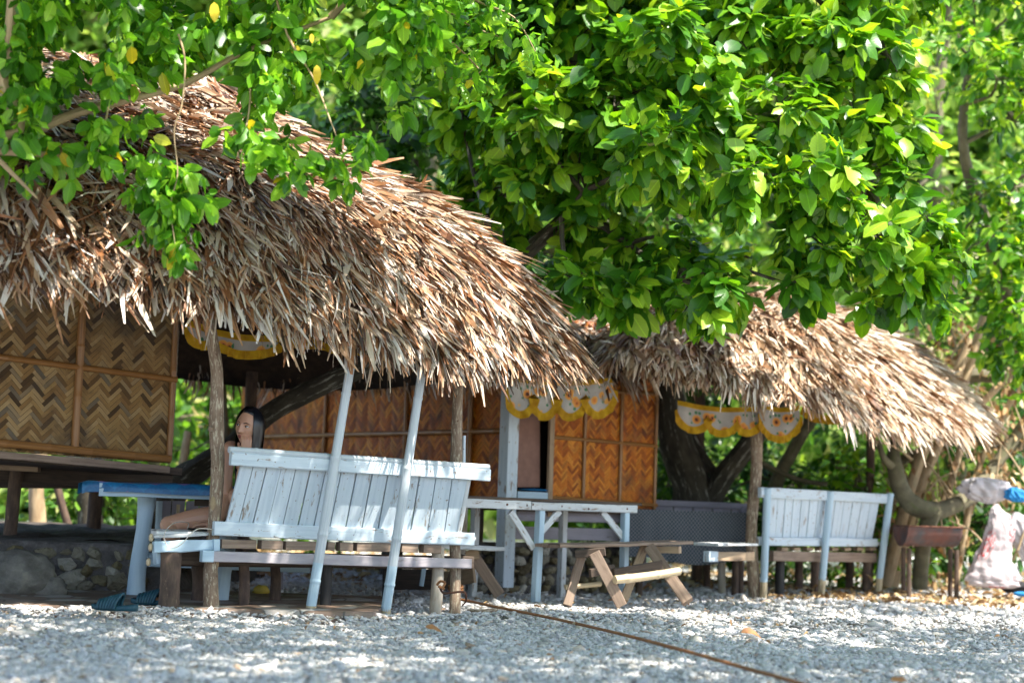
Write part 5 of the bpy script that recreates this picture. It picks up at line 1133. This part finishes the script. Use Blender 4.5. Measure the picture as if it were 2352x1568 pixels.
# ------------------------------------------------------------------ yellow leaves, fruits
def single_leaf(name, P, A, Nn, L, mat, label, cat="leaf", ratio=.5, dr=.5):
    V, Fc, uv = leaf_arrays(np.array([P]), np.array([A]), np.array([Nn]), np.array([L]), ratio, dr, .4)
    o = bigmesh(name, V, Fc, mat, uv=uv, smooth=True)
    if label: tag(o, label, cat)
    return o
ymat = simple('yellow_leaf', (.62, .50, .02), .5, c2=(.50, .34, .01))
yl = MB()
for i, (px, py, D, L, lab) in enumerate(((728, 150, 7.8, .085, "yellow oval leaf hanging among the green ones over the thatch"), (716, 78, 7.9, .05, "small yellow leaf above the larger yellow one"), (492, 6, 7.6, .10, "big yellow leaf at the top edge"))):
    single_leaf('yellow_leaf', tuple(at(px, py, D)), (.1, -.1, -1), (0.2, -1, .1), L, ymat, lab)
dm = M['leaf_brown']
for px, py, L, lab in ((995, 1440, .085, "orange brown dry leaf on the gravel in front of the bench"), (1725, 1453, .11, "long curled brown leaf lying on the right gravel"), (1233, 1392, .05, "brown leaf leaning against the white table's front leg"), (1405, 1378, .06, "brown leaf on the ground between the trestle bench legs"), (2065, 1562, .07, "brown leaf at the bottom edge right of the rope"), (1262, 1502, .03, "small brown leaf left of the rope")):
    g = gnd(px, py, .03); single_leaf('dry_leaf', tuple(g-V3((L/2, 0, 0))), (1, random.uniform(-.4, .4), .25), (.2, -.5, 1), L, dm, lab, ratio=.6)
# ------------------------------------------------------------------ rope, hook, stick
rp = [(1030, 1362), (1062, 1379), (1130, 1391), (1250, 1415), (1400, 1449), (1560, 1490), (1700, 1530), (1830, 1566), (2000, 1618)]
pts = [gnd(x, y, (.10 if i == 0 else .10 if i == 1 else .07 if i == 2 else .050)) for i, (x, y) in enumerate(rp)]
pts[0] = at(1034, 1372, G2.y-.05); pts[1] = at(1070, 1378, G2.y-.04)
mb = MB(); tube(mb, pts, .0085, 10, 14, .05, 9); 
for k in range(2):
    ring = [V3((G2.x+.043*math.cos(a), G2.y+.043*math.sin(a), .135+.018*k+.006*math.sin(a*2))) for a in np.linspace(0, 6.28, 14)]; tube(mb, ring, .0085, 8, 2, 0, caps=False)
o = mb.build('mooring_rope', M['rope'], None, True); tag(o, "brown twisted rope running from the bench's end post across the gravel", "rope")
mb = MB(); tube(mb, [at(1010, 1345, 9.75), at(1014, 1356, 9.72), at(1022, 1362, 9.7), at(1040, 1360, 9.68), at(1063, 1358, 9.7), at(1070, 1365, 9.7), at(1070, 1380, 9.75), at(1062, 1390, 9.8)], [.009, .008, .007, .007, .007, .007, .006, .004], 10, 5, .1)
o = mb.build('iron_hook', M['rust'], None, True); tag(o, "rusty iron hook hanging around the rope tied post", "hook")
mb = MB(); tube(mb, [at(1004, 1342, 9.72), at(1012, 1334, 9.70), at(1022, 1338, 9.72), at(1016, 1348, 9.70), at(1008, 1346, 9.68), at(1020, 1352, 9.7)], .008, 8, 5, .1); o = mb.build('rope_knot', M['rope'], None, True); tag(o, "knot of brown cord tied through the hook's eye", "knot")
mb = MB(); tube(mb, [gnd(1075, 1402, .03), gnd(1105, 1404, .035), gnd(1140, 1400, .035)], [.012, .016, .014], 10, 4, .15); o = mb.build('driftwood_stick', M['log'], None, True); tag(o, "short driftwood stick right of the rope tied post", "stick")
mb = MB(); tube(mb, [at(-30, 475, 9.1), at(40, 508, 9.1), at(100, 545, 9.1), at(165, 600, 9.1), at(200, 660, 9.2)], .004, 6, 5); o = mb.build('electric_wire', M['wire_black'], None, True); tag(o, "thin black wire lying across the first hut's thatch at the left", "wire")
# ------------------------------------------------------------------ grill, sacks, bags
gr = empty('drum_grill', at(2125, 1355, 14.2), "rusty half drum grill on short legs under the curved trunk", "grill")
mb = MB(); a, b = at(2068, 1232, 14.1), at(2192, 1235, 14.2); d = (b-a).normalized(); s = V3((d.y, -d.x, 0)); vs, fs, uv = [], [], []
for i in range(21):
    p = a.lerp(b, i/20)
    for j in range(11): th = math.pi*j/10; q = p+s*(.16*math.cos(th))-Z*(.17*math.sin(th)-.09)+V3((0, 0, .006*math.sin(i*2+j))); vs.append(q); uv.append((i*.05, j*.05))
for i in range(20):
    for j in range(10): k = i*11+j; fs.append((k, k+1, k+12, k+11))
fs += [tuple(range(11)), tuple(range(220, 231))]; mb.add(vs, fs, uv); mb.build('half_drum', M['drum'], gr, True)
mb = MB()
for k in range(12): p = a.lerp(b, (k+.5)/12); beam(mb, p-s*.17+Z*.10, p+s*.17+Z*.10, .006, .006)
beam(mb, a+s*.165+Z*.098, b+s*.165+Z*.098, .02, .012); beam(mb, a-s*.165+Z*.098, b-s*.165+Z*.098, .02, .012); mb.build('grate', M['rust'], gr)
for px, m_ in ((2082, 'log_dark'), (2190, 'log_dark')):
    for q in (-.1, .1): p = at(px, 1240, 14.2); mb = MB(); tube(mb, [V3((p.x, p.y+q, -.05)), V3((p.x, p.y+q, .42))], .022, 8, 3, .1); mb.build('leg', M[m_], gr, True)
m, t, b_ = new_mat('printed_sack'); g = nz(t, coords(t, "Object"), 7, 4); c = ramp(t, g, [(.3, (.36, .30, .31)), (.7, (.50, .44, .45))])
uvn = coords(t, "UV"); v = N(t, "ShaderNodeTexVoronoi"); v.inputs["Scale"].default_value = 2.6; t.links.new(uvn, v.inputs["Vector"])
br = N(t, "ShaderNodeTexBrick"); br.inputs["Scale"].default_value = 26; br.inputs["Mortar Size"].default_value = .035; br.inputs["Color1"].default_value = (1, 1, 1, 1); br.inputs["Color2"].default_value = (.0, .0, .0, 1); br.inputs["Mortar"].default_value = (0, 0, 0, 1); t.links.new(uvn, br.inputs[0])
f = mth(t, 'MULTIPLY', ramp(t, v.outputs[0], [(.26, (1, 1, 1)), (.34, (0, 0, 0))]), ramp(t, nz(t, coords(t, 'UV', (70, 34, 1)), 1, 2, .5), [(.50, (0, 0, 0)), (.56, (1, 1, 1))])); c = mixc(t, f, c, (.50, .02, .02)); t.links.new(c, b_.inputs[0]); b_.inputs["Roughness"].default_value = .6
bumpn(t, b_, nz(t, coords(t, "Object"), 5, 5), .6, .03); M['sack'] = m
def sack(name, label, prof, D, mat, cat, ry=.45, folds=.10, seed=0):
    """prof: list of (px_left, px_right, py) from top to bottom"""
    vs, fs, uv = [], [], []; n = 80; prof2 = []
    for i in range(len(prof)-1):
        for k in range(9): f = k/9; f2 = f; prof2.append(tuple(prof[i][q]*(1-f2)+prof[i+1][q]*f2 for q in range(3)))
    prof2.append(prof[-1]); m_ = len(prof2)
    for i, (xl, xr, y) in enumerate(prof2):
        cc = at((xl+xr)/2, y, D); r = (xr-xl)/2*D/F
        for k in range(n+1):
            a = 2*math.pi*(k % n)/n; fl = 1+folds*math.sin(a*7+i*.12+seed)+folds*.6*math.sin(a*13-i*.3+seed*2)+.16*mnoise.noise(V3((math.cos(a)*1.5, math.sin(a)*1.5, i*.18+seed)))+.10*abs(mnoise.noise(V3((math.cos(a)*4, math.sin(a)*4, i*.5+seed))))+.05*abs(mnoise.noise(V3((math.cos(a)*9, math.sin(a)*9, i*1.1+seed))))
            vs.append(cc+V3((r*fl*math.cos(a), r*ry*fl*math.sin(a), .0))); uv.append((k/n*1.2, i/m_*.9))
    for i in range(m_-1):
        for k in range(n): q = i*(n+1)+k; fs.append((q, q+1, q+n+2, q+n+1))
    fs.append(tuple(range(n))); fs.append(tuple((m_-1)*(n+1)+k for k in range(n)))
    mb = MB(); mb.add(vs, fs, uv); o = mb.build(name, mat, None, True); tag(o, label, cat); return o
sack('plastic_sack', "tall pale pink plastic sack with faded red print hanging beside the bushes", [(2286, 2292, 1156), (2276, 2300, 1168), (2272, 2316, 1182), (2268, 2330, 1210), (2260, 2326, 1238), (2248, 2318, 1266), (2232, 2328, 1300), (2220, 2340, 1330), (2228, 2338, 1344), (2260, 2320, 1350)], 14.0, M['sack'], "sack", .5, .045, 1)
sack('plastic_sack', "grey white knotted sack at the right edge behind the printed one", [(2330, 2338, 1175), (2318, 2372, 1195), (2320, 2390, 1225), (2336, 2390, 1260), (2350, 2380, 1290)], 14.5, M['plastic'], "sack", seed=5)
sack('plastic_bag', "crumpled white plastic bag draped on a branch above the printed sack", [(2236, 2270, 1096), (2216, 2310, 1106), (2212, 2318, 1122), (2220, 2312, 1138), (2240, 2290, 1150), (2262, 2280, 1156)], 14.2, M['plastic'], "bag", .5, .16, 3)
sack('plastic_bag', "small blue plastic bag tied at the right edge", [(2322, 2334, 1118), (2310, 2350, 1128), (2312, 2356, 1142), (2324, 2352, 1152)], 14.1, M['blue_plastic'], "bag", .5, .16, 3)
mb = MB(); blob(mb, at(2330, 1346, 14.1), .11, 1.3, .8, .5, 20, 14, .25, 3, 4); o = mb.build('bin_bag', M['black_cloth'], None, True); tag(o, "dark slumped bag on the ground at the right edge", "bag")
mb = MB(); blob(mb, at(2345, 1363, 13.6), .05, 1.3, .8, .4, 16, 10, .25, 3, 4); o = mb.build('blue_scrap', M['blue_plastic'], None, True); tag(o, "blue plastic scrap on the gravel at the right edge", "litter")
mb = MB(); g = gnd(600, 1362, .04); blob(mb, V3((g.x, g.y, .06)), .05, 1.1, .6, .7, 14, 10, .35, 3, 2); o = mb.build('yellow_wrapper', simple('ochre_paper', (.55, .40, .06), .6), None, True); tag(o, "crumpled yellow wrapper on the rubble beneath the bench", "litter")
# ------------------------------------------------------------------ slippers
def slipper(x, y, D, lab, ang=0.0):
    e = empty('slide_sandal', V3(at(x, y, D)), lab, "sandal", "pair of ribbed slides"); c = V3((at(x, y, D).x, D, .042)); L, Wd = .25, .09
    R_ = Matrix.Rotation(ang, 3, 'Z')
    def W_(p): return c+R_ @ V3(p)
    prof = [(-.5, .30), (-.46, .42), (-.3, .50), (-.05, .47), (.2, .40), (.4, .38), (.48, .28), (.5, .18)]; vs, fs, uv = [], [], []
    for (fx, fw) in prof:
        th = .024+.012*max(0, fx)*2+.006*abs(fx); tr = .008*max(0, -fx-.35)*8
        for (sx, z) in ((-1, 0+tr), (-1.06, th*.5+tr), (-1, th+tr), (0, th-.004+tr), (1, th+tr), (1.06, th*.5+tr), (1, 0+tr)): vs.append(W_((fx*L, sx*fw*Wd, z))); uv.append((fx*L, sx*.05))
    for i in range(7):
        for j in range(6): q = i*7+j; fs.append((q, q+1, q+8, q+7))
        q = i*7; fs.append((q+6, q, q+7, q+13))
    fs += [tuple(range(7)), tuple(range(49, 56))]; mb = MB(); mb.add(vs, fs, uv); mb.build('sole', M['teal_rubber'], e, True)
    mb = MB(); ns = 7
    for k in range(ns):
        f = k/(ns-1); x0 = -.32*L+f*.36*L; h = .045+.035*f; arc = []
        for j in range(9): th = math.pi*j/8; arc.append(W_((x0+.030*math.sin(th)*f, math.cos(th)*.052, .012+h*math.sin(th)**.8)))
        tube(mb, arc, .0085, 8, 2, caps=True)
    vs, fs, uv = [], [], []
    for k in range(13):
        f = k/12; x0 = -.33*L+f*.38*L; h = .044+.035*f
        for j in range(9): th = math.pi*j/8; vs.append(W_((x0+.030*math.sin(th)*f, math.cos(th)*.052, .012+h*math.sin(th)**.8))); uv.append((f, j))
    for k in range(12):
        for j in range(8): q = k*9+j; fs.append((q, q+1, q+10, q+9))
    mb.add(vs, fs, uv); mb.build('ribbed_strap', M['teal_rubber'], e, True)
g = gnd(264, 1402, .04); slipper(264, 1402, g.y, "empty teal ribbed slide sandal on the paved floor, left of the pair", -.12)
g = V3((0, 9.18, .04)); slipper(352, 1386, g.y, "teal ribbed slide sandal on the woman's foot behind the dark log leg", -.05)
SLX = at(352, 1386, g.y).x; SLY = g.y
# ------------------------------------------------------------------ the woman on the bench
pe = empty('person', at(560, 1230, 9.7), "young woman with long straight black hair and black top resting her chin on one fist", "person")
HC = at(573, 981, 9.5)
yaw = math.radians(26)
f_ = V3((-math.sin(yaw), -math.cos(yaw), -.05)).normalized()
up_ = (Z*math.cos(.19)+V3((1, -.1, 0)).normalized()*math.sin(.19)); up_ = (up_-f_*up_.dot(f_)).normalized(); ex = up_.cross(f_)
def HW(x, y, z): return HC+ex*x+f_*y+up_*z
def face_off(x, z):
    g = lambda cx, cz, sx, sz: math.exp(-((x-cx)/sx)**2-((z-cz)/sz)**2)
    a = 0
    a += .024*g(0, -.026, .0125, .013)+.013*g(0, -.004, .009, .022)+.006*g(0, .016, .008, .02)
    for s in (-1, 1):
        a += .008*g(s*.0135, -.029, .007, .008)-.011*g(s*.031, .010, .017, .012)+.0045*g(s*.031, .010, .010, .007)+.005*g(s*.030, .030, .022, .007)+.006*g(s*.043, -.020, .020, .022)
    a += .009*g(0, -.0505, .021, .0055)+.010*g(0, -.0615, .017, .006)-.004*g(0, -.0560, .024, .0022)-.004*g(0, -.071, .02, .005)+.010*g(0, -.090, .018, .015)
    return a
def head_pt(nx, ny, nz):
    x, y, z = .073*nx, .090*ny, .112*nz
    if nz < 0: j = (-nz); x *= 1-.34*j**1.6; y = y*(1-.10*j)+.012*j
    if ny > 0:
        y = (.090-.004)*ny**.82; 
        if nz < -.1: y *= 1-.05*(-nz)
        y += face_off(x, z)*min(1, ny*2.2)
    return x, y, z
body = MB(); vs, fs, uv = [], [], []; nn, mm = 110, 90
for i in range(mm+1):
    th = math.pi*i/mm
    for k in range(nn+1):
        ph = 2*math.pi*(k % nn)/nn; vs.append(HW(*head_pt(math.sin(th)*math.cos(ph), math.sin(th)*math.sin(ph), math.cos(th)))); uv.append((0, 0))
for i in range(mm):
    for k in range(nn): q = i*(nn+1)+k; fs.append((q, q+nn+1, q+nn+2, q+1))
body.add(vs, fs, uv)
def limb(p, r, n=16): tube(body, p, r, n, 5)
NB = HW(0, -.03, -.085)
SH_L, SH_R = at(530, 1030, 9.66), at(632, 1066, 9.86)           # viewer-left and viewer-right shoulders
CH = at(584, 1110, 9.82); PV = at(575, 1188, 9.85)
limb([NB, NB.lerp((SH_L+SH_R)/2, .55), (SH_L+SH_R)/2+V3((0, .02, .0))], [.050, .050, .062])
limb([SH_L, (SH_L+SH_R)/2+V3((0, .01, -.02)), SH_R], [.045, .078, .045])
limb([(SH_L+SH_R)/2-Z*.02, CH, PV], [.105, .112, .135])
blob(body, PV, .15, 1.15, .9, .75, 20, 14)
for jp, jr in ((SH_L, .050), (SH_R, .050)): blob(body, jp, jr, 1, 1, 1, 14, 10)
# arm on the viewer's left: hangs down to the phone
EL, WR = at(523, 1140, 9.60), at(492, 1203, 9.50)
limb([SH_L, at(519, 1090, 9.62), EL], [.046, .041, .034]); limb([EL, at(510, 1180, 9.54), WR], [.036, .033, .023])
# arm on the viewer's right: elbow on the raised knee, fist under the cheek
ER, WR2 = at(553, 1128, 9.52), at(566, 1040, 9.42)
limb([SH_R, at(600, 1108, 9.68), ER], [.046, .042, .035]); limb([ER, at(557, 1085, 9.46), WR2], [.037, .035, .024])
# legs
HL, KL, AL = at(535, 1196, 9.72), at(388, 1205, 9.62), V3((SLX+.095, SLY+.02, .115))
limb([HL, at(470, 1192, 9.66), KL], [.090, .076, .054]); limb([KL, KL.lerp(AL, .35)+V3((.01, .03, 0)), AL], [.053, .050, .030])
for jp, jr in ((EL, .036), (ER, .037), (KL, .056)): blob(body, jp, jr, 1, 1, 1, 14, 10)
HR, KR, AR = at(585, 1198, 9.85), at(542, 1142, 9.60), at(560, 1208, 9.75)
blob(body, KR, .055, 1, 1, 1, 14, 10); limb([HR, at(565, 1160, 9.72), KR], [.088, .074, .052]); limb([KR, KR.lerp(AR, .5)+V3((-.01, -.0, 0)), AR], [.052, .048, .032])
# feet
limb([AL+V3((.02, 0, -.02)), AL+V3((-.03, -.005, -.045)), AL+V3((-.11, -.01, -.062)), AL+V3((-.17, -.01, -.066))], [.028, .030, .026, .014]); blob(body, AL+V3((.028, 0, -.055)), .026)
limb([AR, AR+V3((-.05, -.02, -.02)), AR+V3((-.14, -.03, -.03))], [.032, .028, .014])
def hand(W0, dirv, palmn, thumb_side, curl, scale=1.0):
    """palm, four fingers of unequal length bending towards palmn, thumb from the side near the base; returns knuckles"""
    d = dirv.normalized(); pn = (palmn-d*palmn.dot(d)).normalized(); s = d.cross(pn)*thumb_side; S_ = scale
    pc = W0+d*.045*S_
    for k in range(4): o_ = (.5-k/3)*.052*S_; limb([W0+s*o_*.45, pc+s*o_*.8, W0+d*.085*S_+s*o_], [.013*S_, .0145*S_, .0115*S_], 10)
    kn = []
    for k, (L_, r) in enumerate(((.066, .0088), (.074, .0092), (.068, .0088), (.054, .0078))):
        o_ = (.5-k/3)*.056*S_; b0 = W0+d*.088*S_+s*o_; th = curl[0]; dd = d*math.cos(th)+pn*math.sin(th); p1 = b0+dd*L_*.48*S_; th += curl[1]; dd = d*math.cos(th)+pn*math.sin(th); p2 = p1+dd*L_*.32*S_
        th += curl[2]; dd = d*math.cos(th)+pn*math.sin(th); p3 = p2+dd*L_*.24*S_; tube(body, [b0-d*.01, b0, p1, p2, p3], [r*1.0*S_, r*1.08*S_, r*S_, r*.95*S_, r*.75*S_], 10, 3); kn.append((b0, p1, p2, p3))
    t0 = W0+d*.022*S_+s*.026*S_; t1 = t0+(d*.6+s*.6+pn*.35).normalized()*.034*S_; t2 = t1+(d*.9+pn*.5+s*.1).normalized()*.030*S_; tube(body, [t0, t1, t2], [.013*S_, .0105*S_, .008*S_], 10, 3); kn.append((t0, t1, t2, t2))
    return kn
# fist under the cheek: back of the hand towards the camera, fingers curled into the cheek
cheek = HW(.012, .078, -.060)
hd = (cheek-WR2); hd = (V3((0, -.10, 1))*.5+hd.normalized()*.5).normalized()
kn1 = hand(WR2, V3((-.05, -.05, 1)), V3((-.12, 1, .05)), 1, (.75, 1.3, .7), .92)
kn2 = hand(WR, V3((-1, -.25, -.02)), V3((0, .1, -1)), 1, (.25, .5, .4), .92)
bd = body.build('body', M['skin'], pe, True)
rm = bd.modifiers.new('remesh', 'REMESH'); rm.mode = 'VOXEL'; rm.voxel_size = .0036; rm.use_smooth_shade = True
sm = bd.modifiers.new('smooth', 'SMOOTH'); sm.factor = .5; sm.iterations = 2
# eyes, brows, lips
def skin_y(x, z):
    nz_ = z/.112
    best = 0
    for _ in range(1):
        den = .073*(1-.34*max(0, -nz_)**1.6); nx_ = x/den; ny_ = math.sqrt(max(0, 1-nx_*nx_-nz_*nz_)); best = head_pt(nx_*1.0, ny_, nz_)[1]
    return best
for s in (-1, 1):
    xx, zz = s*.031, .009; yy_ = skin_y(xx, zz)
    mb = MB(); blob(mb, HW(xx, yy_-.0068, zz), .0115, 1.15, 1, .56, 16, 12, rot=None); ew = mb.build('eye', M['eye_white'], pe, True)
    mb = MB(); blob(mb, HW(xx-.003, yy_+.0032, zz+.0005), .0060, 1, .5, 1, 12, 8); mb.build('iris', M['iris'], ew, True)
    mb = MB(); tube(mb, [HW(xx-.015*1, skin_y(xx-.015, zz)+.0005, zz-.001), HW(xx-.006, yy_+.005, zz+.0058), HW(xx+.006, yy_+.005, zz+.0055), HW(xx+.0155, skin_y(xx+.0155, zz)+.0005, zz)], [.0008, .0017, .0018, .0009], 6, 4); mb.build('eyelash', M['hair'], pe, True)
    mb = MB(); tube(mb, [HW(s*.013, skin_y(s*.013, .026)+.0005, .025), HW(s*.028, skin_y(s*.028, .031)+.0005, .0305), HW(s*.048, skin_y(s*.048, .024)+.0005, .025)], [.0018, .0026, .0010], 8, 4, .2, 60); mb.build('eyebrow', M['hair'], pe, True)
mb = MB(); tube(mb, [HW(x, skin_y(x, -.051)-.0012, -.0515+.002*math.cos(x*160)-abs(x)*.10) for x in (-.021, -.011, 0, .011, .021)], [.0015, .0042, .0040, .0042, .0015], 8, 4)
tube(mb, [HW(x, skin_y(x, -.061)-.0012, -.0610+abs(x)*.20) for x in (-.019, -.010, 0, .010, .019)], [.0015, .0048, .0055, .0048, .0015], 8, 4); mb.build('lips', M['lip'], pe, True)
# nails on the phone hand
mb = MB()
for b0, p1, p2, p3 in kn2[:4]: blob(mb, p3+V3((-.003, -.004, .005)), .0058, 1.2, 1, .5, 8, 6)
mb.build('fingernail', M['nail'], pe, True)
# hair: scalp shell plus long strands
mb = MB(); vs, fs, uv = [], [], []
for i in range(81):
    th = math.pi*.62*i/80
    for k in range(121):
        ph = 2*math.pi*k/120; nx_, ny_, nz_ = math.sin(th)*math.cos(ph), math.sin(th)*math.sin(ph), math.cos(th)
        ok = 1.0
        if ny_ > 0: a_ = min(1, max(0, (nz_-(.73-.20*(nx_+.1)**2))/.10)); b_ = min(1, max(0, (abs(nx_)-.80)/.08)); a_ = max(a_*a_*(3-2*a_), b_*b_*(3-2*b_)); ok = .86+.14*a_
        x, y, z = head_pt(nx_, min(ny_, .999), nz_); vs.append(HW(x*1.10*ok, (y if ny_ < 0 else .088*ny_**.85)*1.09*ok-.003, z*1.075*ok+.001)); uv.append((k*.01, i*.01))
for i in range(80):
    for k in range(120): q = i*121+k; fs.append((q, q+121, q+122, q+1))
mb.add(vs, fs, uv); hr = mb.build('hair', M['hair'], pe, True)
mb = MB(); rh = random.Random(11)
for _ in range(950):
    side = 1 if rh.random() < .66 else -1
    az = rh.uniform(.0, 2.6) if side > 0 else rh.uniform(.12, 2.6)          # azimuth back from the side-front edge of the face
    lay = rh.uniform(1.05, 1.16); pts_ = []
    ph0 = (math.radians(33)-az) if side > 0 else (math.radians(180-27)+az)
    part = V3((-.10, .15+.0*az, 1)).normalized()
    for k in range(6):
        f = k/5; th = .12+f*(math.pi*.5-.12); phx = ph0
        nx_, ny_, nz_ = math.sin(th)*math.cos(phx), math.sin(th)*math.sin(phx), math.cos(th)
        pts_.append(HW(.073*nx_*lay*1.04-.012*(1-f), .090*ny_*lay*1.0, .112*nz_*lay))
    last = pts_[-1]; Lh = rh.uniform(.13, .20) if side > 0 else rh.uniform(.12, .16)
    inw = (HC-last); inw.z = 0
    for k in range(1, 5):
        f = k/4; pts_.append(last-Z*(Lh*f)+inw*(.10*math.sin(f*2.2))+V3((.004*math.sin(f*5+az*9), 0, 0)))
    w = rh.uniform(.0022, .005); vs, fs, uv = [], [], []
    for i, p in enumerate(pts_):
        t_ = (pts_[min(i+1, len(pts_)-1)]-pts_[max(i-1, 0)]).normalized(); o_ = (p-HC).normalized(); sd_ = t_.cross(o_).normalized(); ww = w*(1 if i < len(pts_)-1 else .3)
        vs += [p-sd_*ww, p+o_*.0012, p+sd_*ww]; uv += [(0, i), (.5, i), (1, i)]
    for i in range(len(pts_)-1):
        for j in range(2): q = i*3+j; fs.append((q, q+1, q+4, q+3))
    mb.add(vs, fs, uv)
mb.build('hair_strands', M['hair'], hr, True)
# clothing
top = MB(); tube(top, [(SH_L+SH_R)/2-Z*.06, CH, PV+Z*.03], [.112, .120, .143], 28, 5, .04, 9)
for sp_, o_ in ((SH_L, .25), (SH_R, .25)):
    c0 = sp_.lerp((SH_L+SH_R)/2, .30); tube(top, [c0+V3((0, -.085, -.07)), c0+V3((0, -.045, .035)), c0+V3((0, .05, .03)), c0+V3((0, .09, -.05))], .011, 8, 4)
top.build('tank_top', M['black_cloth'], pe, True)
sh = MB(); blob(sh, PV, .158, 1.15, .9, .76, 24, 16, .03); tube(sh, [HL, at(500, 1193, 9.69)], [.098, .090], 24, 3, .03, 8); tube(sh, [HR, at(572, 1172, 9.76)], [.096, .086], 24, 3, .03, 8); sh.build('shorts', M['black_cloth'], pe, True)
# phone and cable
mb = MB(); pc = kn2[1][1]; ph = V3((pc.x+.035, pc.y-.0, WR.z-.035)); beam(mb, ph-V3((.075, .02, -.004)), ph+V3((.075, .02, .0)), .075, .011, ch=.003); o = mb.build('phone', M['phone'], None); tag(o, "black phone held low over the bench seat", "phone")
mb = MB(); s0 = ph-V3((.078, .02, -.004)); tube(mb, [s0, at(432, 1200, 9.42), at(405, 1199, 9.25), at(385, 1212, 9.05), at(377, 1232, 8.93), at(385, 1253, 8.90), at(402, 1257, 8.90), at(420, 1246, 8.90), at(437, 1226, 8.93), at(455, 1214, 9.0), at(480, 1214, 9.1), at(500, 1216, 9.2)], .0028, 8, 6); o = mb.build('charging_cable', M['cable_white'], None, True); tag(o, "thin cream cable looping over the bench seat's front edge from the phone", "cable")
